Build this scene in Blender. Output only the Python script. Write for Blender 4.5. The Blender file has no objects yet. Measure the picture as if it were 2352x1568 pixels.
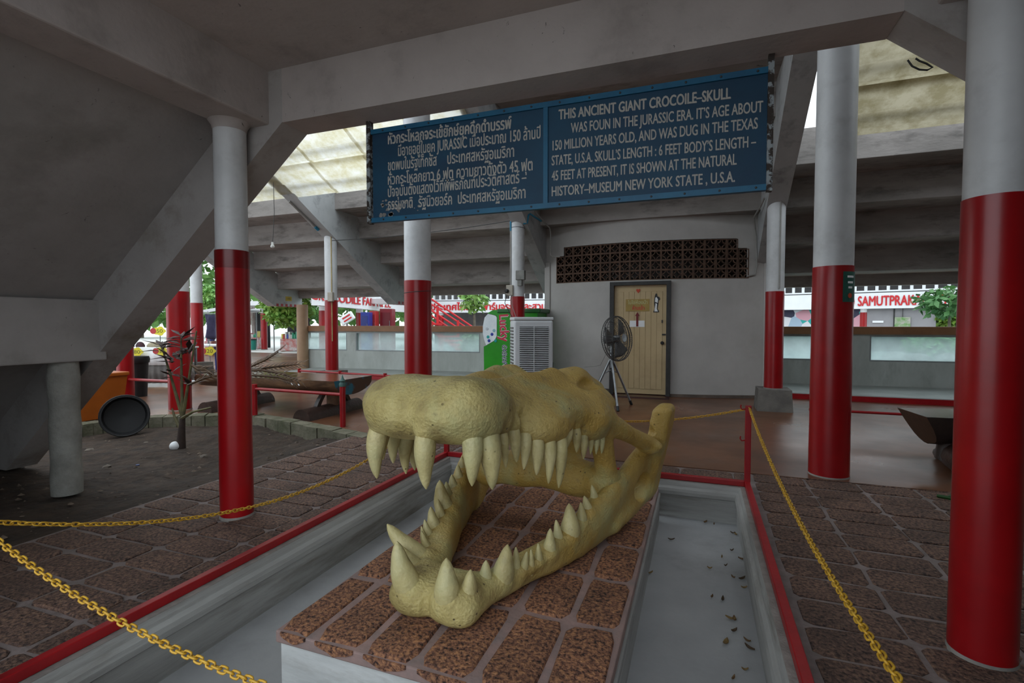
import bpy, bmesh, math, random
import numpy as np
from mathutils import Vector, Matrix, geometry
R = math.radians
random.seed(7)
scene = bpy.context.scene
C = bpy.context.collection

# ------------------------------------------------------------------ camera, sky, exposure
CAM = Vector((0, 0, 1.25)); YAW = R(20.4); PIT = R(-2.05); FPX = 1155.0
cam = bpy.data.cameras.new('camera'); cam.sensor_width = 36; cam.lens = FPX / 2352 * 36
cam.clip_start = 0.02; cam.clip_end = 300
co = bpy.data.objects.new('camera', cam); C.objects.link(co)
co.location = CAM; co.rotation_euler = (R(90) + PIT, 0, YAW)
scene.camera = co
world = bpy.data.worlds.new('overcast_sky'); scene.world = world; world.use_nodes = True
bg = world.node_tree.nodes['Background']
bg.inputs[0].default_value = (0.84, 0.93, 1.0, 1); bg.inputs[1].default_value = 1.0
vs = scene.view_settings
vs.view_transform = 'Standard'; vs.look = 'None'; vs.gamma = 1; vs.use_curve_mapping = False
vs.exposure = 1.12

# surveying helper: the view ray of a photo pixel, met with a horizontal or vertical plane of the place
_fw = Vector((-math.sin(YAW)*math.cos(PIT), math.cos(YAW)*math.cos(PIT), math.sin(PIT)))
_rt = Vector((math.cos(YAW), math.sin(YAW), 0)); _up = _rt.cross(_fw)
def ray(x, y): return _fw + _rt*((x-1176)/FPX) + _up*((784-y)/FPX)
def onz(x, y, z=0): d = ray(x, y); return CAM + d*((z-CAM.z)/d.z)
def ony(x, y, Y): d = ray(x, y); return CAM + d*(Y/d.y)
def far(x, y, D): return CAM + ray(x, y)*D

# ------------------------------------------------------------------ materials
MATS = {}
def mat(name, c1, c2=None, rough=0.6, scale=4.0, bump=0.0, bscale=None, metal=0.0, stain=None, sscale=1.2, samt=0.5,
        rough2=None, stretch=(1,1,1), lo=0.35, hi=0.65, detail=6, coat=0.0, specks=0.0):
    if name in MATS: return MATS[name]
    m = bpy.data.materials.new(name); m.use_nodes = True; nt = m.node_tree; N = nt.nodes; L = nt.links
    b = N['Principled BSDF']; b.inputs['Roughness'].default_value = rough; b.inputs['Metallic'].default_value = metal
    if coat: b.inputs['Coat Weight'].default_value = coat; b.inputs['Coat Roughness'].default_value = 0.12
    col = None
    geo = N.new('ShaderNodeNewGeometry'); mp = N.new('ShaderNodeMapping'); mp.inputs['Scale'].default_value = stretch
    L.new(geo.outputs['Position'], mp.inputs['Vector'])
    if c2 is None: b.inputs['Base Color'].default_value = (*c1, 1)
    else:
        n = N.new('ShaderNodeTexNoise'); n.inputs['Scale'].default_value = scale; n.inputs['Detail'].default_value = detail
        n.inputs['Roughness'].default_value = 0.62
        L.new(mp.outputs[0], n.inputs['Vector'])
        r = N.new('ShaderNodeValToRGB'); r.color_ramp.elements[0].position = lo; r.color_ramp.elements[1].position = hi
        r.color_ramp.elements[0].color = (*c1, 1); r.color_ramp.elements[1].color = (*c2, 1)
        L.new(n.outputs['Fac'], r.inputs[0]); col = r.outputs[0]
        if stain is not None:
            n2 = N.new('ShaderNodeTexNoise'); n2.inputs['Scale'].default_value = sscale; n2.inputs['Detail'].default_value = 9
            n2.inputs['Roughness'].default_value = 0.68
            L.new(mp.outputs[0], n2.inputs['Vector'])
            r2 = N.new('ShaderNodeValToRGB'); r2.color_ramp.elements[0].position = 0.52; r2.color_ramp.elements[1].position = 0.72
            r2.color_ramp.elements[1].color = (samt, samt, samt, 1)
            L.new(n2.outputs['Fac'], r2.inputs[0])
            mx = N.new('ShaderNodeMix'); mx.data_type = 'RGBA'
            L.new(r2.outputs[0], mx.inputs[0]); L.new(col, mx.inputs[6]); mx.inputs[7].default_value = (*stain, 1)
            col = mx.outputs[2]
        if specks:                                        # scattered dark scuffs and hairline marks
            n4 = N.new('ShaderNodeTexNoise'); n4.inputs['Scale'].default_value = 9; n4.inputs['Detail'].default_value = 10; n4.inputs['Roughness'].default_value = .75; n4.inputs['Distortion'].default_value = 2.5
            L.new(mp.outputs[0], n4.inputs['Vector'])
            r4 = N.new('ShaderNodeValToRGB'); r4.color_ramp.elements[0].position = .645; r4.color_ramp.elements[1].position = .665; r4.color_ramp.elements[1].color = (specks, specks, specks, 1)
            L.new(n4.outputs['Fac'], r4.inputs[0]); m4 = N.new('ShaderNodeMix'); m4.data_type = 'RGBA'; L.new(r4.outputs[0], m4.inputs[0]); L.new(col, m4.inputs[6]); m4.inputs[7].default_value = (.05,.045,.042,1); col = m4.outputs[2]
        L.new(col, b.inputs['Base Color'])
        if rough2 is not None:
            mr = N.new('ShaderNodeMapRange'); mr.inputs['From Min'].default_value = 0.3; mr.inputs['From Max'].default_value = 0.7
            mr.inputs['To Min'].default_value = rough; mr.inputs['To Max'].default_value = rough2
            n3 = N.new('ShaderNodeTexNoise'); n3.inputs['Scale'].default_value = scale*0.5; n3.inputs['Detail'].default_value = 5
            L.new(mp.outputs[0], n3.inputs['Vector'])
            L.new(n3.outputs['Fac'], mr.inputs['Value']); L.new(mr.outputs[0], b.inputs['Roughness'])
    if bump:
        nb = N.new('ShaderNodeTexNoise'); nb.inputs['Scale'].default_value = bscale or scale*6; nb.inputs['Detail'].default_value = 8
        L.new(mp.outputs[0], nb.inputs['Vector'])
        bp = N.new('ShaderNodeBump'); bp.inputs['Strength'].default_value = bump; bp.inputs['Distance'].default_value = 0.02
        L.new(nb.outputs['Fac'], bp.inputs['Height']); L.new(bp.outputs[0], b.inputs['Normal'])
    MATS[name] = m; return m

PLASTER = mat('ceiling_plaster', (.50,.45,.43), (.42,.375,.355), .85, 2.2, .12, 30, stain=(.20,.17,.155), sscale=2.2, samt=.4, specks=.8)
PLASTER2 = mat('stair_plaster', (.40,.375,.36), (.33,.31,.295), .85, 1.8, .12, 30, stain=(.16,.145,.13), sscale=1.6, samt=.5, specks=.7)
RISER = mat('riser_concrete', (.40,.365,.345), (.25,.23,.215), .9, 1.6, .15, 26, stain=(.07,.065,.06), sscale=3.0, samt=.75, stretch=(.5,1,1.6), specks=.7)
RADIAL = mat('radial_beam_paint', (.46,.47,.47), (.38,.39,.39), .85, 2.0, .1, 26, stain=(.08,.08,.08), sscale=3.5, samt=.6)
WHITEP = mat('white_gloss_paint', (.66,.67,.68), (.56,.57,.58), .42, 3.0, .05, 20, stain=(.28,.27,.26), sscale=3.4, samt=.35)
REDP = mat('red_gloss_paint', (.34,.003,.006), (.27,.002,.005), .33, 3.0, .04, 14, stain=(.22,.002,.004), sscale=5, samt=.5, coat=.08)
REDM = mat('red_metal_paint', (.36,.006,.01), (.27,.004,.008), .38, 8, .05, 40)
GREYC = mat('pit_concrete', (.40,.405,.41), (.31,.315,.32), .55, 1.6, .06, 40, stain=(.20,.195,.185), sscale=2.0, samt=.55)
PITW = mat('pit_wall_concrete', (.40,.40,.385), (.24,.235,.225), .7, 2.4, .12, 30, stain=(.10,.08,.06), sscale=1.7, samt=.95, stretch=(.35,.35,3.0))
LEDGE = mat('ledge_concrete', (.30,.275,.25), (.21,.19,.175), .9, 9, .25, 60)
MORTAR = mat('mortar', (.25,.20,.19), (.16,.13,.12), .9, 8, .3, 40)
PINKM = mat('pink_mortar', (.36,.235,.21), (.25,.18,.165), .85, 7, .2, 40, stain=(.20,.18,.18), sscale=4, samt=.8)
PLINW = mat('plinth_white_paint', (.74,.75,.74), (.60,.61,.60), .6, 5, .08, 30, stain=(.30,.27,.23), sscale=6, samt=.4, stretch=(.6,.6,2.5))
POLISH = mat('polished_floor', (.20,.078,.033), (.10,.047,.028), .2, 1.1, .02, 12, stain=(.16,.125,.105), sscale=1.3, samt=.55, rough2=.5)
STEPC = mat('step_concrete', (.40,.42,.40), (.32,.34,.32), .4, 2.5, .05, 30, rough2=.6)
DIRT = mat('dirt', (.055,.034,.022), (.022,.014,.009), .95, 7, 1.0, 22, stain=(.085,.06,.043), sscale=2.6, samt=.6)
CWALL = mat('counter_concrete', (.50,.53,.50), (.40,.42,.39), .85, 3, .1, 30, stain=(.17,.17,.15), sscale=2.0, samt=.6, stretch=(1,1,.4))
BROWNP = mat('brown_paint', (.32,.155,.07), (.26,.125,.055), .5, 6)
WALLW = mat('white_wall_paint', (.52,.50,.475), (.44,.42,.40), .8, 1.4, .04, 40, stain=(.36,.33,.29), sscale=1.6, samt=.35)
OUTG = mat('outdoor_pavement', (.70,.69,.66), (.62,.61,.58), .8, 1.5, .1, 20)
WHITEB = mat('bright_white_paint', (.85,.86,.87), (.80,.81,.82), .6, 2)
REDL = mat('red_letter_paint', (.62,.015,.02), (.52,.012,.018), .5, 4)
DARKM = mat('dark_metal', (.035,.033,.032), (.02,.02,.02), .5, 12)
BLACKP = mat('black_plastic', (.006,.006,.007), (.009,.009,.010), .5, 10)
STEEL = mat('grey_steel', (.30,.31,.32), (.22,.23,.24), .35, 15, metal=.85)
PVC = mat('grey_pvc', (.33,.32,.30), (.26,.25,.23), .6, 6)
BLUEPVC = mat('blue_pvc', (.02,.22,.36), (.015,.17,.28), .45, 6)
YELPVC = mat('yellowed_pvc', (.42,.33,.15), (.33,.25,.11), .55, 6)

def laterite(name, c0, c1, c2):
    m = bpy.data.materials.new(name); m.use_nodes = True; nt = m.node_tree; N = nt.nodes; L = nt.links
    b = N['Principled BSDF']; b.inputs['Roughness'].default_value = .82
    g = N.new('ShaderNodeNewGeometry')
    n = N.new('ShaderNodeTexNoise'); n.inputs['Scale'].default_value = 62; n.inputs['Detail'].default_value = 6; n.inputs['Roughness'].default_value = .62
    n.inputs['Distortion'].default_value = .35
    L.new(g.outputs['Position'], n.inputs['Vector'])
    r = N.new('ShaderNodeValToRGB'); cr = r.color_ramp
    cr.elements[0].position = .36; cr.elements[0].color = (*c0, 1); cr.elements[1].position = .66; cr.elements[1].color = (*c2, 1)
    e = cr.elements.new(.47); e.color = (*c1, 1)
    L.new(n.outputs['Fac'], r.inputs[0])
    n2 = N.new('ShaderNodeTexNoise'); n2.inputs['Scale'].default_value = 3.2; n2.inputs['Detail'].default_value = 4
    L.new(g.outputs['Position'], n2.inputs['Vector'])
    mx = N.new('ShaderNodeMix'); mx.data_type = 'RGBA'; mx.blend_type = 'MULTIPLY'; mx.inputs[0].default_value = .7
    r2 = N.new('ShaderNodeValToRGB'); r2.color_ramp.elements[0].color = (.45,.42,.42,1); r2.color_ramp.elements[1].color = (1.2,1.1,1.05,1)
    r2.color_ramp.elements[0].position = .3; r2.color_ramp.elements[1].position = .7
    L.new(n2.outputs['Fac'], r2.inputs[0]); L.new(r.outputs[0], mx.inputs[6]); L.new(r2.outputs[0], mx.inputs[7])
    L.new(mx.outputs[2], b.inputs['Base Color'])
    v = N.new('ShaderNodeTexVoronoi'); v.inputs['Scale'].default_value = 85
    L.new(g.outputs['Position'], v.inputs['Vector'])
    ad = N.new('ShaderNodeMath'); ad.operation = 'ADD'; L.new(n.outputs['Fac'], ad.inputs[0])
    ml = N.new('ShaderNodeMath'); ml.operation = 'MULTIPLY'; ml.inputs[1].default_value = .35; L.new(v.outputs['Distance'], ml.inputs[0]); L.new(ml.outputs[0], ad.inputs[1])
    bp = N.new('ShaderNodeBump'); bp.inputs['Strength'].default_value = .9; bp.inputs['Distance'].default_value = .012
    L.new(ad.outputs[0], bp.inputs['Height']); L.new(bp.outputs[0], b.inputs['Normal'])
    return m
LATW = laterite('laterite_worn', (.030,.018,.016), (.12,.072,.056), (.27,.165,.11))
LATP = laterite('laterite_plinth', (.028,.015,.012), (.23,.105,.065), (.56,.28,.13))

# ------------------------------------------------------------------ mesh building
class MB:
    def __init__(s): s.v = []; s.f = []; s.smooth = False
    def add(s, vs, fs, M=None):
        o = len(s.v)
        s.v += [tuple((M @ Vector(p)) if M is not None else p) for p in vs]
        s.f += [tuple(i+o for i in f) for f in fs]; return s
    def box(s, x0, x1, y0, y1, z0, z1, M=None):
        return s.add([(x0,y0,z0),(x1,y0,z0),(x1,y1,z0),(x0,y1,z0),(x0,y0,z1),(x1,y0,z1),(x1,y1,z1),(x0,y1,z1)],
                     [(0,3,2,1),(4,5,6,7),(0,1,5,4),(1,2,6,5),(2,3,7,6),(3,0,4,7)], M)
    def bbox(s, x0, x1, y0, y1, z0, z1, b=.01, M=None):      # bevelled box
        bm = bmesh.new(); bmesh.ops.create_cube(bm, size=1)
        for v in bm.verts: v.co = Vector(((x0+x1)/2+v.co.x*(x1-x0), (y0+y1)/2+v.co.y*(y1-y0), (z0+z1)/2+v.co.z*(z1-z0)))
        bmesh.ops.bevel(bm, geom=bm.edges[:], offset=b, segments=2, affect='EDGES', profile=.5)
        bm.verts.index_update()
        s.add([tuple(v.co) for v in bm.verts], [[v.index for v in f.verts] for f in bm.faces], M); bm.free(); return s
    def prism(s, pts, axis, a, b):                            # polygon in the other two axes, extruded along axis
        def mk(p, k):
            return {'x': (k, p[0], p[1]), 'y': (p[0], k, p[1]), 'z': (p[0], p[1], k)}[axis]
        n = len(pts); vs = [mk(p, a) for p in pts]+[mk(p, b) for p in pts]
        fs = [tuple(range(n))[::-1], tuple(range(n, 2*n))]+[(i, (i+1) % n, n+(i+1) % n, n+i) for i in range(n)]
        return s.add(vs, fs)
    def tube(s, pts, r, n=8, cap=True, closed=False):
        pts = [Vector(p) for p in pts]; k = len(pts); rs = r if isinstance(r, (list, tuple)) else [r]*k
        prev = None; o = len(s.v)
        for i, p in enumerate(pts):
            if closed: d = pts[(i+1) % k]-pts[i-1]
            else: d = pts[min(i+1, k-1)]-pts[max(i-1, 0)]
            d.normalize()
            if prev is None:
                a = Vector((0, 0, 1)) if abs(d.z) < .9 else Vector((1, 0, 0)); u = d.cross(a).normalized()
            else: u = (prev-d*prev.dot(d)).normalized()
            prev = u; w = d.cross(u)
            for j in range(n):
                t = 2*math.pi*j/n; s.v.append(tuple(p+(u*math.cos(t)+w*math.sin(t))*rs[i]))
        for i in range(k if closed else k-1):
            for j in range(n):
                a = o+i*n+j; b = o+i*n+(j+1) % n; c = o+((i+1) % k)*n+(j+1) % n; d2 = o+((i+1) % k)*n+j
                s.f.append((a, b, c, d2))
        if cap and not closed:
            s.f.append(tuple(o+j for j in range(n))[::-1]); s.f.append(tuple(o+(k-1)*n+j for j in range(n)))
        return s
    def lathe(s, prof, n=32, M=None):
        o = []; vs = []; fs = []
        for r, z in prof:
            for j in range(n):
                t = 2*math.pi*j/n; vs.append((r*math.cos(t), r*math.sin(t), z))
        for i in range(len(prof)-1):
            for j in range(n): fs.append((i*n+j, i*n+(j+1) % n, (i+1)*n+(j+1) % n, (i+1)*n+j))
        fs.append(tuple(range(n))[::-1]); k = (len(prof)-1)*n; fs.append(tuple(k+j for j in range(n)))
        return s.add(vs, fs, M)
    def mesh(s, name):
        me = bpy.data.meshes.new(name); me.from_pydata(s.v, [], s.f); me.validate(); me.update(); return me

def link(name, me, m, parent=None, smooth=False):
    o = bpy.data.objects.new(name, me); C.objects.link(o)
    if m is not None and not me.materials: me.materials.append(m)
    if smooth:
        me.polygons.foreach_set('use_smooth', [True]*len(me.polygons))
        try: me.set_sharp_from_angle(angle=R(40))
        except Exception: pass
    if parent is not None: o.parent = parent
    return o
def obj(name, mb, m, parent=None, smooth=False): return link(name, mb.mesh(name), m, parent, smooth)
def tag(o, label, cat, group=None):
    o['label'] = label; o['category'] = cat
    if group: o['group'] = group
    return o
def thing(name, label, cat, loc=(0, 0, 0), rz=0, group=None):
    o = bpy.data.objects.new(name, None); C.objects.link(o); o.location = loc; o.rotation_euler = (0, 0, rz)
    return tag(o, label, cat, group)
def struct(o, label=None, cat=None):
    o['kind'] = 'structure'
    if label: o['label'] = label
    if cat: o['category'] = cat
    return o
def part(name, me, m, parent, loc=(0, 0, 0), rot=(0, 0, 0), scale=(1, 1, 1), smooth=False):
    o = link(name, me, m, parent, smooth); o.location = loc; o.rotation_euler = rot; o.scale = scale; return o

# lettering: glyph outlines filled robustly (nonzero winding), fitted to a width and cap height
def glyphs(body, bold=0.0):
    cu = bpy.data.curves.new('t', 'FONT'); cu.body = body; cu.resolution_u = 2
    o = bpy.data.objects.new('t', cu); C.objects.link(o)
    dg = bpy.context.evaluated_depsgraph_get(); oe = o.evaluated_get(dg)
    cv = oe.to_curve(dg, apply_modifiers=False)
    loops = []
    for sp in cv.splines:
        pts = []; bp = sp.bezier_points; k = len(bp)
        for i in range(k):
            a, b = bp[i], bp[(i+1) % k]
            q = geometry.interpolate_bezier(a.co, a.handle_right, b.handle_left, b.co, 4)[:-1]
            pts += [(p.x, p.y) for p in q]
        cl = []
        for p in pts:
            if not cl or (abs(p[0]-cl[-1][0])+abs(p[1]-cl[-1][1])) > 1e-4: cl.append(p)
        if len(cl) > 2: loops.append(cl)
    oe.to_curve_clear(); bpy.data.objects.remove(o); bpy.data.curves.remove(cu)
    if bold: loops = loops+[[(x+bold, y) for x, y in l] for l in loops]+[[(x+bold/2, y+bold/2) for x, y in l] for l in loops]
    # group the contours whose boxes overlap, triangulate each cluster on its own
    bbs = [(min(p[0] for p in l), max(p[0] for p in l)) for l in loops]
    order = sorted(range(len(loops)), key=lambda i: bbs[i][0]); cl = []; cur = []; hi = -1e9
    for i in order:
        if bbs[i][0] > hi and cur: cl.append(cur); cur = []
        cur.append(i); hi = max(hi, bbs[i][1])
    if cur: cl.append(cur)
    V = []; F = []
    for c in cl:
        vs = []; es = []; segs = []
        for i in c:
            l = loops[i]; o0 = len(vs); vs += [Vector(p) for p in l]
            es += [(o0+j, o0+(j+1) % len(l)) for j in range(len(l))]
            segs += [(*l[j], *l[(j+1) % len(l)]) for j in range(len(l))]
        rv, re, rf, *_ = geometry.delaunay_2d_cdt(vs, es, [], 0, 1e-5)
        P = np.array([(v.x, v.y) for v in rv]); T = np.array(rf)
        if not len(T): continue
        cen = P[T].mean(1); S = np.array(segs)
        x1, y1, x2, y2 = S.T; px = cen[:, :1]; py = cen[:, 1:]
        upm = (y1 <= py) & (y2 > py); dnm = (y1 > py) & (y2 <= py)
        side = (x2-x1)*(py-y1)-(px-x1)*(y2-y1)
        w = (upm & (side > 0)).sum(1)-(dnm & (side < 0)).sum(1)
        o0 = len(V); V += [tuple(p) for p in P]
        F += [tuple(o0+int(i) for i in t) for t in T[w != 0]]
    return np.array(V), F
def lettering(name, body, p0, ux, uy, width, cap, m, parent, bold=0.0, natural=0.66):
    """flat painted words: p0 = left end of the baseline, ux / uy unit vectors, fitted to width and to cap height"""
    V, F = glyphs(body, bold); used = sorted({i for f in F for i in f})
    x0 = V[used, 0].min(); x1 = V[used, 0].max(); sx = width/(x1-x0); sy = cap/natural
    mp = {i: k for k, i in enumerate(used)}; p0 = Vector(p0); ux = Vector(ux); uy = Vector(uy)
    vs = [tuple(p0+ux*float((V[i, 0]-x0)*sx)+uy*float(V[i, 1]*sy)) for i in used]
    me = bpy.data.meshes.new(name); me.from_pydata(vs, [], [tuple(mp[i] for i in f) for f in F]); me.update()
    return link(name, me, m, parent)
# ================================================================== THE SETTING
def block_mesh(name, w, l, h, seed, jit=.012):
    rnd = random.Random(seed); pts = []
    per = [(-.5,-.38),(-.5,.38),(-.42,.5),(0,.5),(.42,.5),(.5,.38),(.5,-.38),(.42,-.5),(0,-.5),(-.42,-.5)]
    for a, b in per: pts.append((a*w+rnd.uniform(-jit, jit), b*l+rnd.uniform(-jit, jit)))
    pts = pts[::-1]; n = len(pts); mb = MB(); vs = []
    for k, (s, z) in enumerate(((1, -.03), (1, -h*.45), (.94, 0))):
        for p in pts: vs.append((p[0]*s, p[1]*s, z+(rnd.uniform(-.003, .003) if k == 2 else 0)))
    vs.append((0, 0, .003))
    fs = []
    for k in range(2):
        for i in range(n): fs.append((k*n+i, k*n+(i+1) % n, (k+1)*n+(i+1) % n, (k+1)*n+i))
    for i in range(n): fs.append((2*n+i, 2*n+(i+1) % n, 3*n))
    mb.add(vs, fs); return mb.mesh(name)
def pave(parent, m, xs, ys, h, skip=None, gap=.024, jit=.006):
    cache = {}
    for i in range(len(xs)-1):
        for j in range(len(ys)-1):
            cx = (xs[i]+xs[i+1])/2; cy = (ys[j]+ys[j+1])/2
            if skip and skip(cx, cy): continue
            w = abs(xs[i+1]-xs[i])-gap; l = abs(ys[j+1]-ys[j])-gap
            key = (round(w, 2), round(l, 2), (i*3+j*5) % 4)
            if key not in cache:
                cache[key] = block_mesh('laterite_block', key[0], key[1], h, len(cache)*7+3, jit); cache[key].materials.append(m)
            o = bpy.data.objects.new('laterite_block', cache[key]); C.objects.link(o); o.parent = parent
            o.location = (cx+random.uniform(-.004, .004), cy+random.uniform(-.004, .004), random.uniform(-.003, .003)); o.rotation_euler = (0, 0, random.uniform(-.012, .012))

# --- walkways of laterite blocks round the pit
b = MB(); b.box(-3.62, -2.24, -2, 4.6, -.2, -.008); b.box(-2.24, .38, 4.22, 4.6, -.2, -.008); b.box(.38, 2.75, -2, 4.6, -.2, -.008)
b.box(-2.24, .38, -2, .88, -.2, -.012)
fl = struct(obj('floor_walkway', b, MORTAR))
def frange(a, b, s):
    out = [a]
    while out[-1]+s < b-1e-6: out.append(out[-1]+s)
    return out+[b]
pave(fl, LATW, [-3.6, -3.24, -2.82, -2.42, -2.26], frange(.51, 4.6, .2), .007)
pave(fl, LATW, [.42, .80, 1.17, 1.54, 1.92, 2.3, 2.7], frange(1.25, 4.59, .222), .007)
pave(fl, LATW, frange(-2.24, .38, .42), [4.25, 4.58], .007)

# --- the sunken pit
b = MB(); b.box(-2.15, .30, .85, 4.16, -.34, -.28)
struct(obj('floor_pit', b, GREYC))
prof = [(.0, 0), (.035, 0), (.045, -.02), (.05, -.035), (.068, -.05), (.075, -.07), (.075, -.095), (.062, -.105), (.058, -.28), (.058, -.34), (-.03, -.34), (-.03, 0)]
def pitwall(name, axis, base, sgn, a, c):
    b = MB(); pts = [(base+sgn*d, z) for d, z in prof]
    b.prism(pts if sgn < 0 else pts[::-1], axis, a, c)
    return struct(obj(name, b, PITW))
pitwall('wall_pit_left', 'y', -2.2, 1, .80, 4.25); pitwall('wall_pit_right', 'y', .345, -1, .80, 4.25)
pitwall('wall_pit_back', 'x', 4.19, -1, -2.2, .345); pitwall('wall_pit_front', 'x', .90, 1, -2.2, .345)
b = MB(); b.box(-2.24, -2.165, .8, 4.23, -.1, .002); b.box(.31, .385, .8, 4.23, -.1, .002); b.box(-2.24, .385, 4.155, 4.23, -.1, .001); b.box(-2.24, .385, .86, .94, -.1, .001)
struct(obj('trim_1', b, LEDGE), 'sandy concrete ledge around the sunken pit', 'ledge')

# --- polished concrete floor of the hall, kerb along the planting bed
poly = [(-3.4,4.6),(2.75,4.6),(2.75,-2),(16,-2),(16,11.3),(-9.9,11.3),(-9.9,16.5),(-45,16.5),(-45,3.3),(-7.1,3.3),(-7.1,4.35),(-5.85,5.2)]
b = MB(); b.prism(poly, 'z', -.3, 0); struct(obj('floor', b, POLISH))
KERB = mat('mossy_kerb', (.20,.18,.13), (.10,.10,.06), .95, 5, .5, 30, stain=(.05,.06,.02), sscale=3, samt=.7)
b = MB()
for a, c in (((-3.42,4.6),(-5.85,5.2)), ((-5.85,5.2),(-7.1,4.35)), ((-7.1,4.35),(-7.1,3.3))):
    a = Vector((*a, 0)); c = Vector((*c, 0)); d = (c-a).normalized(); nrm = Vector((d.y, -d.x, 0))*-1
    n = 9
    for i in range(n):
        p = a+(c-a)*(i/n); q = a+(c-a)*((i+1)/n)-d*.012; o = nrm*(.05+random.uniform(-.012, .012)); h = .012+random.uniform(0, .012)
        b.add([tuple(p-nrm*.1+Vector((0,0,-.3))), tuple(q-nrm*.1+Vector((0,0,-.3))), tuple(q+o+Vector((0,0,-.3))), tuple(p+o+Vector((0,0,-.3))),
               tuple(p-nrm*.1+Vector((0,0,h))), tuple(q-nrm*.1+Vector((0,0,h))), tuple(q+o+Vector((0,0,h-.01))), tuple(p+o+Vector((0,0,h-.01)))],
              [(0,1,2,3),(4,7,6,5),(0,4,5,1),(1,5,6,2),(2,6,7,3),(3,7,4,0)])
struct(obj('trim_2', b, KERB), 'mossy concrete kerb along the dirt bed', 'kerb')
# dirt bed: an uneven height field
nx, ny = 170, 150; b = MB(); vs = []; fs = []
rng = np.random.RandomState(3); ph = rng.rand(24)*6.28; kx = rng.randn(24)*7; ky = rng.randn(24)*7
for j in range(ny+1):
    for i in range(nx+1):
        x = -9.5+6.0*i/nx; y = -2+7.4*j/ny
        z = sum(math.sin(kx[k]*x+ky[k]*y+ph[k])/(1+abs(kx[k])+abs(ky[k])) for k in range(24))*.045
        e = min(1, max(0, (-3.45-x)/.9)); e2 = min(1, max(0, (y-1.9)/1.3))
        z = z*e*.9+rng.uniform(-.007, .007)*e-.012*(1-e)-.125*e*e2-.004
        if x > -3.6: z = min(z, -.006)
        vs.append((x, y, z))
for j in range(ny):
    for i in range(nx): a = j*(nx+1)+i; fs.append((a, a+1, a+nx+2, a+nx+1))
b.add(vs, fs); struct(obj('floor_dirt_bed', b, DIRT, smooth=True), 'bare brown dirt bed under the sloping stair', 'dirt')

b = MB(); rd = random.Random(8)
for k in range(420):
    x = rd.uniform(-6.9, -3.6); y = rd.uniform(1.2, 4.8); r = rd.choice((.006,.008,.01,.014,.02)); e = min(1, max(0, (-3.45-x)/.9)); e2 = min(1, max(0, (y-1.9)/1.3)); z = -.125*e*e2
    if y > 5.1-.24*(x+5.85) if x > -5.85 else y > 4.3: continue
    a = rd.uniform(0, 6.28); vs = [(x+r*rd.uniform(.7,1.6)*math.cos(a+q), y+r*rd.uniform(.7,1.3)*math.sin(a+q), z+.002) for q in (0, 1.3, 2.5, 3.7, 5.0)]+[(x, y, z+r*rd.uniform(.5,1.2))]
    b.add(vs, [(i, (i+1) % 5, 5) for i in range(5)]+[(4,3,2,1,0)])
o = obj('dirt_litter', b, mat('dirt_litter', (.16,.12,.09), (.05,.035,.025), .9, 9, lo=.4, hi=.6)); o['kind'] = 'stuff'; o['label'] = 'small stones and scraps scattered over the dirt bed'; o['category'] = 'litter'
# --- foreground slab, beams and the two sloping stair soffits
b = MB(); b.box(-2.75, 1.03, .1, 2.6, 2.862, 3.0)
struct(obj('ceiling', b, PLASTER))
b = MB(); b.box(-2.497, .77, 2.53, 2.75, 2.526, 2.95)
tag(obj('ceiling_beam', b, PLASTER), 'wide grey concrete beam across the ceiling above the blue sign', 'beam')
b = MB(); b.bbox(-2.904, -2.607, .1, 2.56, 2.526, 2.95, .012)
tag(obj('ceiling_beam', b, PLASTER), 'concrete beam running from the left thin column towards the camera', 'beam')
b = MB(); b.bbox(.88, 1.18, .1, 2.56, 2.526, 2.95, .012)
tag(obj('ceiling_beam', b, PLASTER), 'concrete beam at upper right above the nearest red column', 'beam')
def zl(x): return 2.482+.80*(x+3.10)          # underside of the left stair slab
XM = -.8635
def mir(p): return (2*XM-p[0], p[1])
sl = [(-2.70, zl(-2.70)), (-6.23, -.02), (-6.23, .26), (-2.70, zl(-2.70)+.26)]
b = MB(); b.prism(sl, 'y', .05, 2.6); struct(obj('ceiling_stair_left', b, PLASTER2), 'sloping plastered stair soffit coming down at left', 'soffit')
b = MB(); b.prism([mir(p) for p in sl], 'y', .05, 2.6); struct(obj('ceiling_stair_right', b, PLASTER2), 'sloping plastered stair soffit going down at right', 'soffit')
sb = [(-2.497, 2.53), (-5.645, -.03), (-6.25, -.03), (-6.25, .3), (-2.86, 3.0), (-2.497, 2.94)]
STBEAM = mat('sloped_beam_plaster', (.43,.405,.39), (.36,.335,.32), .88, 2.2, .12, 30, stain=(.20,.165,.13), sscale=2.4, samt=.75)
b = MB(); b.prism(sb, 'y', 2.53, 2.75); tag(obj('stair_beam', b, STBEAM), 'sloping concrete stair beam with peeling edge behind the left thin column', 'beam')
b = MB(); b.prism([mir(p) for p in sb], 'y', 2.53, 2.75); tag(obj('stair_beam', b, STBEAM), 'sloping concrete stair beam descending at upper right behind the near column', 'beam')
b = MB(); b.bbox(-4.58, -4.34, .05, 2.58, .965, 1.43, .012)
tag(obj('low_beam', b, PLASTER2), 'low concrete beam resting on the short grey stub column', 'beam')
b = MB(); b.box(-9.2, -2.95, -.1, .1, -.2, 2.7); b.box(.55, 7.7, -.1, .1, -.2, 4.9); b.box(-2.95, .55, -.1, .1, 2.9, 4.9)  # added out of view, lets light in only through the middle
struct(obj('wall_front_light_block', b, PLASTER2), 'unseen front wall added to limit light to the wide central opening', 'wall')
b = MB(); b.box(-9.2, -9.0, 0, 3.2, -.2, 2.4); struct(obj('wall_left_light_block', b, PLASTER2), 'unseen wall added to block light under the left stair', 'wall')  # light blocker added out of view
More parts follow.
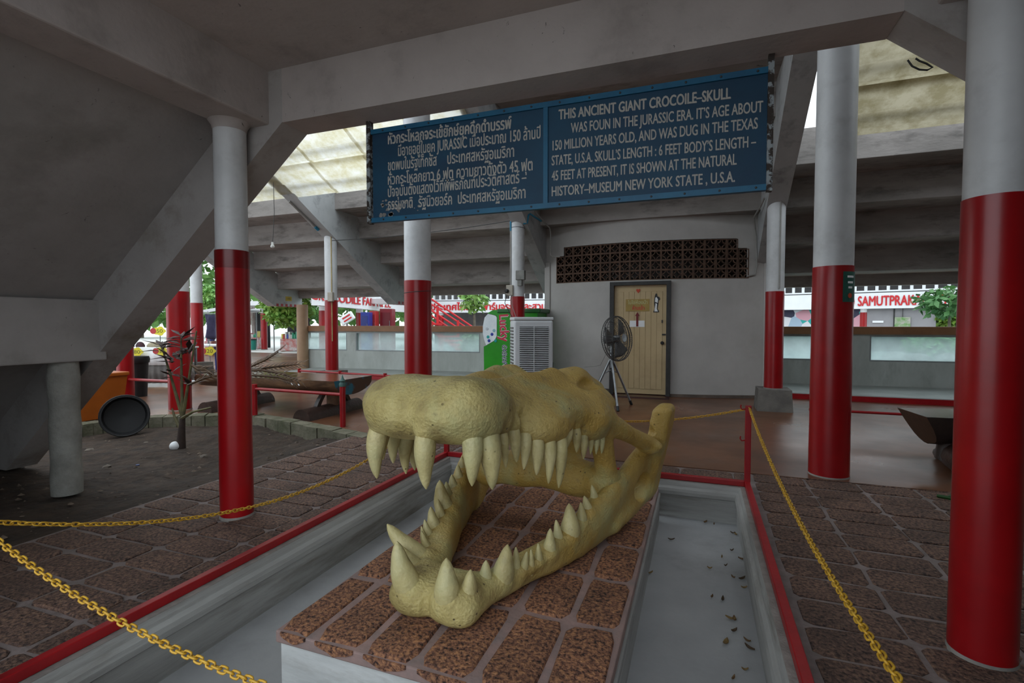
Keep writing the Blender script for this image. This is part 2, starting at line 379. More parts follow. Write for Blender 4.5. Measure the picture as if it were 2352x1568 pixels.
b = MB(); b.box(7.5, 7.7, 0, 11.2, -.2, 4.7); struct(obj('wall_right_light_block', b, PLASTER2), 'unseen wall added to darken the hall at far right', 'wall')  # added beyond the view, cuts stray sky light from the right
# unseen slab added overhead to hold back sky light, middle and right bays
b = MB(); b.box(-2.98, 1.15, .0, 3.9, 4.72, 4.9); b.box(1.15, 13, .0, 4.1, 4.72, 4.9); struct(obj('ceiling_light_block', b, PLASTER))

# --- grandstand seen from below: stepped risers and soffits between radial beams
def stand(name, x0, x1, jmax, label):
    root = bpy.data.objects.new(name, None); C.objects.link(root); struct(root, label, 'grandstand soffit')
    for j in range(-1, jmax):
        y = 10.36-.75*j; z = 2.16+.44*j; zt = z+.44
        if j == -1: y = 11.1; z = 1.95; zt = 2.2
        b = MB(); b.bbox(x0, x1, y, y+.13, z, zt+.06, .008); obj('riser', b, RISER, root)
        if j >= 0:
            b = MB(); b.box(x0, x1, y+.12, y+.76, z+.002, z+.09); obj('tread', b, RISER, root)
    return root
stand('ceiling_stand_far_left', -10.52, -6.93, 4, 'stepped concrete grandstand underside over the stall at far left')
stand('ceiling_stand_left', -6.78, -2.95, 4, 'stepped concrete grandstand underside left of the blue sign')
stand('ceiling_stand_middle', -2.8, .95, 9, 'stepped concrete grandstand underside above the white door wall')
stand('ceiling_stand_right', 1.1, 4.85, 4, 'stepped concrete grandstand underside at right behind the columns')
stand('ceiling_stand_far_right', 5.06, 9.0, 6, 'stepped concrete grandstand underside at far right')
rb = [(11.22, 1.71), (11.22, 2.25), (10.36, 2.55), (5.0, 5.69), (5.0, 4.68), (10.25, 1.71)]
lab = {-10.6: 'blue-grey sloping radial beam at far left above the bright stalls', -6.85: 'pale blue sloping radial beam between the left thin column and the blue sign',
       -2.87: 'grey sloping radial beam above the vending machine', 1.02: 'grey sloping radial beam right of the blue sign', 4.93: 'dark sloping radial beam at far right behind the near column'}
for x in lab:
    t = thing('radial_beam', lab[x], 'beam', (x, 0, 0), group='radial grandstand beams')
    b = MB(); b.prism(rb, 'x', -.13, .13); obj('beam_body', b, RADIAL, t)
    if x < -2.8:
        for k in range(6):
            b = MB(); y0 = 10.3+k*.155
            b.box(.131, .134, y0, y0+.078, 1.712, 1.775); b.box(-.13, .13, y0, y0+.078, 1.706, 1.709); obj('hazard_stripe', b, REDM, t)
        b = MB(); b.box(.131, .14, 10.62, 10.83, 1.86, 1.98); s = obj('notice_plate', b, mat('yellow_plate', (.55,.40,.05), (.48,.34,.05), .5, 9), t)
        lettering('notice_print', 'ระวังศีรษะ', (.142, 10.645, 1.9), (0,1,0), (0,0,1), .16, .04, DARKM, s)

# --- translucent roof sheets in the outer bays
def sheetmat(name, c1, c2, tr):
    m = bpy.data.materials.new(name); m.use_nodes = True; nt = m.node_tree; N = nt.nodes; L = nt.links
    N.remove(N['Principled BSDF']); out = N['Material Output']
    g = N.new('ShaderNodeNewGeometry'); n = N.new('ShaderNodeTexNoise'); n.inputs['Scale'].default_value = 3.5; n.inputs['Detail'].default_value = 9; n.inputs['Roughness'].default_value = .7
    L.new(g.outputs['Position'], n.inputs['Vector'])
    r = N.new('ShaderNodeValToRGB'); r.color_ramp.elements[0].color = (*c2, 1); r.color_ramp.elements[1].color = (*c1, 1)
    r.color_ramp.elements[0].position = .38; r.color_ramp.elements[1].position = .6
    L.new(n.outputs['Fac'], r.inputs[0])
    d = N.new('ShaderNodeBsdfDiffuse'); t = N.new('ShaderNodeBsdfTranslucent'); mx = N.new('ShaderNodeMixShader'); mx.inputs[0].default_value = tr
    L.new(r.outputs[0], d.inputs[0]); L.new(r.outputs[0], t.inputs[0]); L.new(d.outputs[0], mx.inputs[1]); L.new(t.outputs[0], mx.inputs[2])
    L.new(mx.outputs[0], out.inputs[0]); return m
SHEETL = sheetmat('fibreglass_sheet', (.84,.82,.74), (.66,.60,.40), .72)
SHEETR = sheetmat('dirty_dim_fibreglass_sheet', (.46,.41,.29), (.28,.24,.14), .55)  # dirt and the weaker sky behind, both put into the darker colour
def sheet(x0, x1, m, parent):
    # one column of lapped sheets; each upper sheet lies over the top edge of the one below
    dy, dz = -.8706, .4919; ny_, nz = .4919, .8706
    for k in range(3):
        prof = [(0, .028), (.10, .020), (.13, .002), (.33, .0), (.36, -.014), (.60, -.02), (.735, -.024)]
        vs = []; fs = []; n = len(prof)
        for x in (x0, x1):
            for u, o in prof:
                u += k*.635; vs.append((x, 7.13+dy*u+ny_*o, 3.465+dz*u+nz*o+(.012 if x == x1 else 0)))
        for i in range(n-1): fs.append((i, i+1, n+i+1, n+i))
        b = MB(); b.add(vs, fs); o = obj('roof_sheet', b, m, parent)
for nm, lb, m, xs in (('roof_left', 'bright translucent corrugated roofing left of the sign', SHEETL, (-10.4, -9.2, -8.1, -7.0, -5.88, -4.85, -3.86, -2.98)),
                      ('roof_right', 'dirty yellowish translucent corrugated roofing at upper right, toned darker for weaker sky', SHEETR, (1.40, 2.9, 4.0, 5.1, 6.2, 7.3))):
    r = bpy.data.objects.new(nm, None); C.objects.link(r); struct(r, lb, 'roofing')
    for a, c in zip(xs[:-1], xs[1:]): sheet(a, c+.06, m, r)
    b = MB()
    for k in range(3):
        y = 6.95-k*.56; z = 3.6+k*.316
        b.tube([(xs[0], y, z+.06), (xs[-1], y, z+.06)], .03, 6)
    obj('purlin', b, DARKM, r)

# --- white room wall with door and breeze blocks
def wy(x): return 8.93+.10*(x+.95)**2
def curved(b, x0, x1, z0, z1, th=.12, n=None, off=0):
    n = n or max(1, int((x1-x0)/.25)); vs = []
    for i in range(n+1):
        x = x0+(x1-x0)*i/n; y = wy(x)+off
        vs += [(x, y, z0), (x, y, z1), (x, y+th, z1), (x, y+th, z0)]
    fs = [(0, 1, 2, 3)]
    for i in range(n):
        for k in range(4): a = i*4+k; c = i*4+(k+1) % 4; fs.append((a, a+4, c+4, c))
    fs.append(tuple(n*4+k for k in (3, 2, 1, 0)))
    b.add(vs, fs)
b = MB()
curved(b, -2.74, -1.47, 0, 2.0); curved(b, -.45, 1.08, 0, 2.0); curved(b, -1.47, -.45, 1.96, 2.0)
curved(b, -2.74, -2.52, 2.0, 2.66); curved(b, .73, 1.08, 2.0, 2.66); curved(b, -2.52, -2.37, 2.5, 2.66, n=1); curved(b, .57, .73, 2.5, 2.66, n=1); curved(b, -2.74, 1.08, 2.66, 3.12)
struct(obj('wall_back', b, WALLW), 'white curved room wall with a cream door under the grandstand', 'wall')
b = MB(); b.box(-2.76, -2.66, 9.2, 11.0, 0, 2.4); b.box(1.0, 1.1, 9.3, 11.0, 0, 2.4); b.box(-2.7, 1.05, 10.9, 11.0, 0, 2.2)
struct(obj('wall_room_sides', b, WALLW))
b = MB(); curved(b, -2.7, -1.47, 0, .09, .03, off=-.03); curved(b, -.45, 1.05, 0, .05, .03, off=-.03)
struct(obj('baseboard_back', b, mat('stained_skirting', (.16,.12,.095), (.09,.07,.06), .8, 6)))
# breeze block
bw, bh = .172, .1625
b = MB(); t = .014
b.box(-bw/2, bw/2, -.04, .04, -bh/2, -bh/2+t); b.box(-bw/2, bw/2, -.04, .04, bh/2-t, bh/2); b.box(-bw/2, -bw/2+t, -.04, .04, -bh/2+t, bh/2-t); b.box(bw/2-t, bw/2, -.04, .04, -bh/2+t, bh/2-t)
for sx in (-1, 1):
    for sz in (-1, 1):
        n = 4; vs = []
        for i in range(n+1):
            a = math.pi/2*i/n
            for rr in (.074, .062):
                for y in (-.032, .032): vs.append((sx*(bw/2-t*.5-rr*math.cos(a)), y, sz*(bh/2-t*.5-rr*math.sin(a))))
        fs = []
        for i in range(n):
            q = i*4; fs += [(q, q+4, q+5, q+1), (q+2, q+3, q+7, q+6), (q, q+2, q+6, q+4), (q+1, q+5, q+7, q+3)]
        b.add(vs, fs)
bme = b.mesh('breeze_block'); bme.materials.append(mat('terracotta_block', (.15,.085,.055), (.085,.05,.035), .9, 9, .3, 60, stain=(.04,.03,.025), sscale=5, samt=.7))
bt = thing('breeze_block_panel', 'brown terracotta breeze block vent in the white wall above the door', 'vent')
for r_ in range(4):
    n0, n1 = (0, 19) if r_ < 3 else (1, 18)
    for c_ in range(n0, n1):
        x = -2.52+bw*(c_+.5)+.005; o = bpy.data.objects.new('breeze_block', bme); C.objects.link(o); o.parent = bt
        o.location = (x, wy(x)+.035, 2.0+bh*(r_+.5)); o.rotation_euler = (0, 0, math.atan(.2*(x+.95)))
# door
dr = bpy.data.objects.new('door_1', None); C.objects.link(dr); struct(dr, 'cream plank door with black frame in the white wall', 'door')
CREAM = mat('cream_door_paint', (.56,.42,.23), (.50,.37,.20), .5, 3, .03, 30, stain=(.33,.23,.12), sscale=2.5, samt=.5)
b = MB(); b.box(-1.47, -1.40, 8.85, 9.02, 0, 1.97); b.box(-.52, -.45, 8.85, 9.02, 0, 1.97); b.box(-1.40, -.52, 8.85, 9.02, 1.91, 1.97); obj('door_frame', b, DARKM, dr)
lf = MB(); lf.bbox(-1.40, -.52, 8.92, 8.96, .03, 1.91, .004); lf = obj('door_leaf', lf, CREAM, dr)
for k in range(8):
    x = -1.33+k*.0935; b = MB(); b.bbox(x, x+.089, 8.912, 8.925, .12, 1.80, .003); obj('door_plank', b, CREAM, lf)
b = MB(); b.lathe([(.0,0),(.02,.0),(.028,.02),(.03,.035),(.02,.05),(0,.052)], 14, Matrix.Translation((-.585, 8.92, .92)) @ Matrix.Rotation(R(90), 4, 'X')); obj('door_knob', b, BLACKP, lf, True)
b = MB(); b.box(-.59, -.53, 8.90, 8.92, 1.05, 1.075); b.box(-.60, -.58, 8.905, 8.92, 1.26, 1.31); obj('door_bolt', b, DARKM, lf)
b = MB(); b.box(-1.2, -.80, 8.904, 8.909, 1.46, 1.67); s = obj('notice_card', b, mat('tan_card', (.40,.27,.07), (.34,.23,.06), .6, 8), lf)
lettering('notice_print', 'ไม่ใช่ห้องน้ำ', (-1.165, 8.902, 1.585), (1,0,0), (0,0,1), .33, .055, mat('pale_green_ink', (.55,.58,.30), None, .6), s)
lettering('notice_print', 'ห้ามเข้า', (-1.085, 8.902, 1.485), (1,0,0), (0,0,1), .2, .06, REDL, s, .03)
b = MB(); b.box(-1.13, -.88, 8.905, 8.909, 1.19, 1.30); s = obj('paper_note', b, WHITEB, lf)
b = MB(); b.prism([(-1.02,1.2),(-.985,1.2),(-.985,1.38),(-.965,1.38),(-1.0,1.45),(-1.04,1.38),(-1.02,1.38)], 'y', 8.900, 8.904); obj('arrow_print', b, mat('dark_red_ink', (.16,.01,.012), None, .6), s)
b = MB(); b.prism([(-.99,1.77),(-.955,1.82),(-.96,1.84),(-.975,1.845),(-.99,1.83),(-1.005,1.845),(-1.02,1.84),(-1.025,1.82)], 'y', 8.905, 8.909); obj('heart_sticker', b, mat('orange_ink', (.55,.06,.02), None, .6), lf)
b = MB(); b.prism([(-.74,1.44),(-.64,1.44),(-.645,1.47),(-.67,1.50),(-.655,1.58),(-.65,1.64),(-.625,1.66),(-.64,1.70),(-.67,1.71),(-.68,1.755),(-.70,1.76),(-.71,1.73),(-.72,1.68),(-.725,1.6),(-.715,1.5)], 'y', 8.905, 8.909)
s = obj('figure_sticker', b, mat('sticker_black', (.02,.02,.02), None, .5), lf)
b = MB(); b.prism([(-.72,1.455),(-.66,1.455),(-.68,1.5),(-.675,1.58),(-.70,1.6),(-.71,1.52)], 'y', 8.902, 8.904); b.prism([(-.71,1.62),(-.665,1.6),(-.66,1.66),(-.685,1.7),(-.705,1.69)], 'y', 8.902, 8.904); obj('figure_highlight', b, WHITEB, s)
b = MB(); b.box(-1.47, -.45, 8.6, 9.0, 0, .02); struct(obj('trim_3', b, mat('maroon_threshold', (.06,.012,.010), (.04,.01,.008), .3, 6)), 'dark maroon door threshold on the floor', 'threshold')
b = MB(); b.box(-1.43, -1.405, 8.84, 8.85, 0, 1.9); 

# --- step and counter wall at the edge of the crocodile pond
b = MB(); b.bbox(-9.4, 9, 9.45, 11.0, 0, .10, .01); struct(obj('floor_step', b, STEPC), 'pale concrete step along the pond counter', 'step')
b = MB(); b.box(-9.4, 9, 9.435, 9.449, .0, .085); struct(obj('trim_4', b, REDM), 'red painted edge of the pond step', 'step edge')
def cy(x): return 10.9-.4*max(0, (-4.8-x)/5.2)+.15*max(0, (x-1.5)/2.9)
glass = bpy.data.materials.new('fogged_glass'); glass.use_nodes = True
nt = glass.node_tree; N = nt.nodes; L = nt.links; N.remove(N['Principled BSDF'])
tr = N.new('ShaderNodeBsdfTransparent'); tr.inputs[0].default_value = (.86,.95,.94,1)
tl = N.new('ShaderNodeBsdfTranslucent'); tl.inputs[0].default_value = (.9,.97,.97,1)
gl = N.new('ShaderNodeBsdfGlossy'); gl.inputs['Roughness'].default_value = .06
mx = N.new('ShaderNodeMixShader'); mx2 = N.new('ShaderNodeMixShader'); mx2.inputs[0].default_value = .05
gn = N.new('ShaderNodeTexNoise'); gn.inputs['Scale'].default_value = 2.2; gn.inputs['Detail'].default_value = 5
gr = N.new('ShaderNodeMapRange'); gr.inputs['To Min'].default_value = .12; gr.inputs['To Max'].default_value = .6
gg = N.new('ShaderNodeNewGeometry'); L.new(gg.outputs['Position'], gn.inputs['Vector']); L.new(gn.outputs['Fac'], gr.inputs['Value']); L.new(gr.outputs[0], mx.inputs[0])
L.new(tr.outputs[0], mx.inputs[1]); L.new(tl.outputs[0], mx.inputs[2]); L.new(mx.outputs[0], mx2.inputs[1]); L.new(gl.outputs[0], mx2.inputs[2]); L.new(mx2.outputs[0], N['Material Output'].inputs[0])
def slab(b, x0, x1, z0, z1, th=.16, off=0.):
    y0, y1 = cy(x0)+off, cy(x1)+off
    b.add([(x0,y0,z0),(x1,y1,z0),(x1,y1+th,z0),(x0,y0+th,z0),(x0,y0,z1),(x1,y1,z1),(x1,y1+th,z1),(x0,y0+th,z1)], [(0,3,2,1),(4,5,6,7),(0,1,5,4),(1,2,6,5),(2,3,7,6),(3,0,4,7)])
wins = [(-9.78,-8.47),(-8.22,-4.86),(.1,2.55),(2.95,4.95),(5.25,7.5)]
b = MB()
for a, c in ((-9.95,-4.8),(-4.8,1.5),(1.5,8.5)):
    slab(b, a, c, 0, .55); slab(b, a, c, 1.025, 1.05)
for a, c in ((-9.95,-9.78),(-8.47,-8.22),(-4.86,.1),(2.55,2.95),(4.95,5.25),(7.5,8.5)): slab(b, a, c, .55, 1.025)
struct(obj('wall_counter', b, CWALL), 'concrete counter wall with glass panes facing the pond', 'wall')
b = MB()
for a, c in ((-9.95,-4.8),(-4.8,1.5),(1.5,8.5)): slab(b, a, c, 1.05, 1.19, .34, -.05)
struct(obj('trim_5', b, BROWNP), 'brown painted rail on top of the counter wall', 'rail')
FRAME = mat('grey_window_frame', (.30,.32,.32), (.24,.25,.25), .5, 6)
for k, (a, c) in enumerate(wins):
    w = bpy.data.objects.new('window_%d' % (k+1), None); C.objects.link(w); struct(w, None)
    b = MB(); slab(b, a, c, .55, .575, .12, .0); slab(b, a, c, 1.005, 1.025, .12, .0); slab(b, a, a+.025, .575, 1.005, .12); slab(b, c-.025, c, .575, 1.005, .12); obj('window_frame', b, FRAME, w)
    b = MB(); slab(b, a+.025, c-.025, .575, 1.005, .012, .08); obj('pane', b, glass, w)
# ================================================================== COLUMNS
def column(x, y, r, ztop, label, zred=1.71, ped=None, chip=False, name='column', redw=True):
    t = thing(name, label, 'column', (x, y, 0), group='red and white columns')
    z0 = 0
    if ped:
        w, h = ped; b = MB(); a = w*.5; c = w*.46
        b.add([(-a,-a,0),(a,-a,0),(a,a,0),(-a,a,0),(-c,-c,h),(c,-c,h),(c,c,h),(-c,c,h)], [(0,3,2,1),(4,5,6,7),(0,1,5,4),(1,2,6,5),(2,3,7,6),(3,0,4,7)])
        obj('pedestal', b, mat('pedestal_concrete', (.20,.185,.165), (.13,.12,.11), .9, 5, .2, 40), t); z0 = h
    rr = random.Random(int(abs(x*100+y)))
    b = MB(); b.lathe([(r+.004+rr.uniform(-.001,.001), z) for z in np.linspace(z0+.012, zred, 9)], 36); obj('red_shaft', b, REDP, t, True)
    b = MB(); b.lathe([(r, z) for z in np.linspace(zred-.02, ztop, 6)], 36); obj('white_shaft', b, WHITEP, t, True)
    b = MB(); b.lathe([(r+.009, z0-.01), (r+.008, z0+.003), (r+.003, z0+.013)], 30); obj('foot_ring', b, LEDGE, t, True)
    return t
cL = column(-2.82, 2.42, .095, 2.53, 'thin red and white column at left in front of the sloping stair beam')
b = MB(); b.lathe([(.1, 1.60), (.1008, 1.61), (.1008, 1.712), (.098, 1.714)], 36); obj('dark_red_band', b, mat('dark_red_paint', (.17,.002,.004), (.13,.002,.003), .3, 5), cL, True)
# peeling paint collar at its top
b = MB(); b.lathe([(.097, 2.47), (.104, 2.50), (.125, 2.53)], 30); obj('plaster_collar', b, PLASTER, cL, True)
column(1.02, 2.37, .097, 2.53, 'nearest red and white column at the right edge of the picture')
cR = column(1.02, 4.78, .143, 4.75, 'thick red and white column right of the skull behind the chain post')
cC = column(-2.87, 4.78, .143, 4.75, 'thick red and white column standing right behind the crocodile snout')
cM = column(-2.93, 8.15, .12, 3.12, 'thin red and white column with conduit beside the green vending machine', ped=(.46, .31))
cD = column(1.02, 8.15, .12, 3.12, 'thin red and white column on concrete pedestal right of the cream door', ped=(.46, .31))
cB = column(-6.87, 8.15, .12, 3.1, 'thin red and white column with yellow conduit behind the long log bench', ped=(.46, .31))
column(-7.06, 5.14, .143, 5.0, 'thick red and white column behind the bare plant at left')
column(-8.62, 5.38, .112, 4.4, 'red column beside the black bin under the sloping stair beam')
column(-10.6, 8.15, .12, 3.1, 'thin red and white column beside the hanging purple cloth', ped=(.46, .38))
# stub column
t = thing('stub_column', 'short unpainted grey concrete column under the low beam', 'column', (-4.46, 2.35, 0))
b = MB(); b.lathe([(.094+.004*math.sin(k*2.1), z) for k, z in enumerate(np.linspace(-.03, .97, 9))], 30)
obj('stub_shaft', b, mat('raw_concrete', (.33,.32,.29), (.22,.215,.195), .9, 7, .35, 40, stain=(.40,.41,.38), sscale=2, samt=.6), t, True)

# fittings on the columns
def pipe(name, pts, r, m, parent, n=8):
    b = MB(); b.tube(pts, r, n); return obj(name, b, m, parent, True)
pipe('conduit', [(-.09,-.095,1.72),(-.09,-.095,2.95)], .012, PVC, cM); pipe('conduit_sleeve', [(-.09,-.095,2.82),(-.09,-.095,2.98)], .016, BLUEPVC, cM)
b = MB(); b.bbox(-.15,-.03,-.16,-.10,1.72,1.90,.008); o = obj('junction_box', b, mat('old_switch_box', (.40,.36,.30),(.33,.30,.25),.5,8), cM)
b = MB(); b.lathe([(.035,0),(.035,.03),(.02,.045)], 14, Matrix.Translation((-.13,-.16,1.80)) @ Matrix.Rotation(R(90),4,'X')); obj('socket', b, BLACKP, o, True)
b = MB(); b.bbox(.03,.19,-.19,-.11,1.98,2.14,.01); b.bbox(.06,.14,-.18,-.12,1.88,1.98,.008); obj('meter_box', b, mat('grey_meter', (.22,.22,.20),(.12,.12,.11),.5,6), cM)
pipe('cable', [(-.13,-.17,1.74),(-.16,-.19,1.6),(-.1,-.15,1.45),(.02,-.14,1.25),(.1,-.15,1.05)], .006, DARKM, cM, 6)
pipe('cable', [(-.06,-.17,1.74),(-.04,-.16,1.55),(.05,-.15,1.3),(.12,-.15,1.1)], .005, PVC, cM, 6)
pipe('strap_wire', [(.122*math.cos(a), .122*math.sin(a), 2.87-.01*math.sin(a)) for a in np.linspace(0, 6.2, 20)], .004, DARKM, cM, 6)
pipe('conduit', [(.09,-.09,.9),(.09,-.09,3.05)], .011, YELPVC, cB); b = MB(); b.bbox(.04,.16,-.16,-.1,1.68,1.86,.008); obj('switch_box', b, mat('old_switch_box', (.4,.36,.3)), cB)
pipe('conduit', [(.04,-.12,1.75),(.04,-.12,3.02)], .011, PVC, cD)
pipe('strap_wire', [(.147*math.cos(a), .147*math.sin(a), 1.59+.012*math.sin(a+1)) for a in np.linspace(0, 6.2, 24)], .004, DARKM, cC, 6)
b = MB(); vs = []; n = 8
for i in range(n+1):
    a = R(-75)+R(55)*i/n
    for z in (1.42, 1.66): vs.append((.1495*math.cos(a), .1495*math.sin(a), z))
b.add(vs, [(2*i, 2*i+2, 2*i+3, 2*i+1) for i in range(n)]); o = obj('poster', b, mat('dark_green_poster', (.012,.085,.065), (.02,.11,.08), .4, 14), cR)
for k, z in enumerate((1.62, 1.575, 1.535)):
    b = MB(); vs = []
    for i in range(5):
        a = R(-62+k*2)+R(26-k*5)*i/4
        for zz in (z-.008, z+.008): vs.append((.1505*math.cos(a), .1505*math.sin(a), zz))
    b.add(vs, [(2*i, 2*i+2, 2*i+3, 2*i+1) for i in range(4)]); obj('poster_print', b, WHITEB, o)
b = MB(); b.lathe([(0,0),(.02,0),(.02,.002)], 10, Matrix.Translation((.1505*math.cos(R(-52)), .1505*math.sin(R(-52)), 1.47)) @ Matrix.Rotation(R(-52),4,'Z') @ Matrix.Rotation(R(90),4,'Y')); obj('poster_spot', b, mat('orange_ink', (.55,.06,.02)), o)

# loose conduits, wires
def wire(name, pts, r, m, label, cat): return tag(pipe(name, pts, r, m, None), label, cat)
t = thing('conduit_run', 'grey and blue conduit bending from the column to the breeze blocks', 'conduit')
pipe('grey_pipe', [(-2.78,8.22,3.6),(-2.72,8.5,3.2),(-2.56,8.82,2.98),(-2.55,8.86,2.9),(-2.55,8.87,2.5),(-2.5,8.88,2.47),(-2.38,8.9,2.46)], .014, PVC, t)
pipe('blue_pipe', [(-2.80,8.08,2.93),(-2.74,8.1,2.94),(-2.72,8.12,3.08),(-2.70,8.14,3.1),(-2.60,8.45,3.03)], .016, BLUEPVC, t)
t = thing('conduit_run', 'thin conduit going round the right end of the breeze blocks', 'conduit')
pipe('grey_pipe', [(.86,8.14,3.06),(.84,8.4,3.0),(.80,8.95,2.95),(.86,9.19,2.7),(.88,9.22,2.2),(.86,9.23,2.06),(.73,9.2,2.03)], .013, PVC, t)
t = thing('conduit_run', 'grey tube with blue cap under the pale blue radial beam', 'conduit')
pipe('grey_pipe', [(-6.93,7.15,3.44),(-6.9,7.78,3.085)], .018, PVC, t); pipe('blue_cap', [(-6.9,7.76,3.095),(-6.895,7.84,3.05)], .03, BLUEPVC, t)
pts = []
for k in range(15):
    u = k/14; pts.append((-6.75+3.72*u, 8.05, 2.87+.12*u-.12*4*u*(1-u)*.4))
wire('overhead_wire', pts, .007, DARKM, 'sagging wire strung between two thin columns left of the sign', 'wire')
t = thing('pendant_bulb', 'small bare bulb hanging on a long thin wire at left', 'lamp')
p = far(628, 418, 8.55); q = far(626, 560, 8.55)
pipe('flex', [tuple(p), ((p.x+q.x)/2+.03, (p.y+q.y)/2, (p.z+q.z)/2), (q.x, q.y, q.z)], .005, DARKM, t, 6)
b = MB(); b.lathe([(.0,-.075),(.03,-.06),(.036,-.04),(.02,-.01),(.018,.03),(0,.03)], 12, Matrix.Translation(q)); obj('bulb', b, mat('clear_bulb', (.6,.6,.58), None, .1), t, True)
wire('cable_loop', [tuple(ony(x, y, 2.78)) for x, y in ((2085,138),(2095,152),(2112,160),(2130,161),(2142,155),(2128,146),(2112,140),(2103,134))], .004, BLACKP, 'loop of black cable hanging at the upper right stair beam', 'cable')
# corner pillar painted brown at the end of the counter
t = thing('brown_pillar', 'round brown and cream pillar at the left end of the pond counter', 'column', (-9.72, 10.42, 0))
b = MB(); b.lathe([(.14, 0), (.14, 1.74)], 26); obj('pillar_shaft', b, mat('cream_brown_paint', (.42,.27,.16), (.36,.22,.13), .5, 3), t, True)

# ================================================================== THE BLUE SIGN
SB = mat('sign_blue', (.0015,.056,.115), (.001,.036,.082), .6, 2.2, .03, 40, stain=(.004,.03,.09), sscale=2.5, samt=.6, stretch=(1,1,1.6))
SF = mat('sign_frame_blue', (.004,.13,.25), (.004,.09,.19), .5, 6)
RUST = mat('flaking_angle_iron', (.04,.03,.025), (.32,.36,.38), .8, 26, .2, 60, lo=.5, hi=.56)
LET = mat('sign_letter_paint', (.50,.48,.43), (.36,.35,.33), .7, 14, lo=.3, hi=.75)
sg = thing('sign_board', 'blue painted sign with white Thai and English lettering hung under the beam', 'sign', (0, 0, 0))
SY = 2.72
for a, c in ((-1.955, -.81), (-.81, .30)):
    b = MB(); b.box(a, c, SY, SY+.012, 1.905, 2.465); obj('panel', b, SB, sg)
b = MB()
b.box(-1.96, .303, SY-.012, SY+.02, 2.443, 2.472); b.box(-1.96, .303, SY-.012, SY+.02, 1.89, 1.919)
obj('frame', b, SF, sg); b = MB(); b.box(-.823, -.797, SY-.010, SY-.0002, 1.919, 2.443); obj('centre_batten', b, SF, sg)
for x in (-1.977, .306):
    b = MB(); b.box(x-.013, x+.013, SY-.018, SY+.022, 1.884, 2.53); obj('hanger', b, RUST, sg)
b = MB()
for k in range(14):
    for z in (2.457, 1.905): b.lathe([(.0,0),(.006,0),(.005,.004),(0,.005)], 7, Matrix.Translation((-1.87+k*.163, SY-.012, z)) @ Matrix.Rotation(R(90),4,'X'))
obj('bolts', b, DARKM, sg)['kind'] = 'stuff'
def sline(name, body, l, r, cap, bold):
    a = ony(850+l[0]/2.476, 160+l[1]/2.476, SY); c = ony(850+r[0]/2.476, 160+r[1]/2.476, SY)
    a.y = c.y = SY-.0015; d = c-a; w = d.length; d.normalize()
    lettering(name, body, a, d, Vector((-d.z*.0, 0, 1)), w, cap, LET, sg, bold)
E1 = [("THIS ANCIENT GIANT CROCOILE–SKULL", (1072,285), (2052,165)), ("WAS FOUN IN THE JURASSIC ERA. IT’S AGE ABOUT", (1142,360), (2235,240)),
      ("150 MILLION YEARS OLD, AND WAS DUG IN THE TEXAS", (1038,460), (2205,335)), ("STATE, U.S.A. SKULL’S LENGTH : 6 FEET BODY’S LENGTH –", (1033,545), (2195,438)),
      ("45 FEET AT PRESENT, IT IS SHOWN AT THE NATURAL", (1033,632), (2085,540)), ("HISTORY–MUSEUM NEW YORK STATE , U.S.A.", (1033,720), (2075,638))]
for k, (s, l, r) in enumerate(E1): sline('lettering', s, l, r, .050, .075 if k == 0 else .045)
T1 = [("หัวกระโหลกจระเข้ยักษ์ยุคดึกดำบรรพ์", (102,425), (805,335)), ("มีอายุอยู่ในยุค JURASSIC เมื่อประมาณ 150 ล้านปี", (160,492), (970,390)),
      ("ขุดพบในรัฐเท็กซัส", (102,575), (380,544)), ("ประเทศสหรัฐอเมริกา", (440,537), (820,495)), ("หัวกระโหลกยาว 6 ฟุต ความยาวทั้งตัว 45 ฟุต", (102,655), (925,572)),
      ("ปัจจุบันตั้งแสดงไว้ที่พิพิธภัณฑ์ประวัติศาสตร์ –", (102,725), (890,640)), ("ธรรมชาติ", (102,797), (243,785)), ("รัฐนิวยอร์ค", (276,782), (467,766)), ("ประเทศสหรัฐอเมริกา", (500,763), (885,730))]
for k, (s, l, r) in enumerate(T1): sline('lettering', s, l, r, .060, .07 if k == 0 else .045)
# flaked patch at the lower left corner
rf = random.Random(5); b = MB()
for k in range(26):
    cx = -1.9+rf.random()**1.6*.3; cz = 1.93+rf.random()**2*.1; r = rf.uniform(.004, .017)
    b.add([(cx+r*rf.uniform(.6,1.3)*math.cos(a), SY-.001, cz+r*rf.uniform(.5,1.2)*math.sin(a)) for a in np.linspace(0, 6.28, 8)[:-1]], [tuple(range(7))])
obj('flaked_paint', b, mat('bare_board', (.30,.28,.26), (.20,.19,.18), .8, 20), sg)['kind'] = 'stuff'

# ================================================================== RAIL, POSTS, CHAINS
t = thing('rail_frame', 'red painted square steel rail with corner posts around the pit', 'railing')
for a in ((-2.24,-2.20,.88,4.22),(.34,.38,.88,4.22)):
    b = MB(); b.bbox(*a, .003, .045, .004); obj('rail', b, REDM, t)
for a in ((-2.20,.34,4.18,4.22),(-2.20,.34,.88,.92)):
    b = MB(); b.bbox(*a, .003, .045, .004); obj('rail', b, REDM, t)
for x, y in ((-2.22,.90),(.36,.90),(.36,4.20),(-2.22,4.20)):
    b = MB(); b.bbox(x-.021, x+.021, y-.021, y+.021, .0, .625, .004); p = obj('post', b, REDM, t)
    for z in (.60, .36):
        b = MB(); s = -1 if x > 0 else 1
        b.tube([(x+s*.02,y-.01,z),(x+s*.045,y-.012,z-.005),(x+s*.055,y-.012,z+.012),(x+s*.052,y-.012,z+.03)], .005, 6); obj('hook', b, REDM, p, True)
GOLD = mat('yellow_plastic_chain', (.62,.36,.035), (.52,.28,.02), .3, 20)
n = 12; b = MB(); pts = []
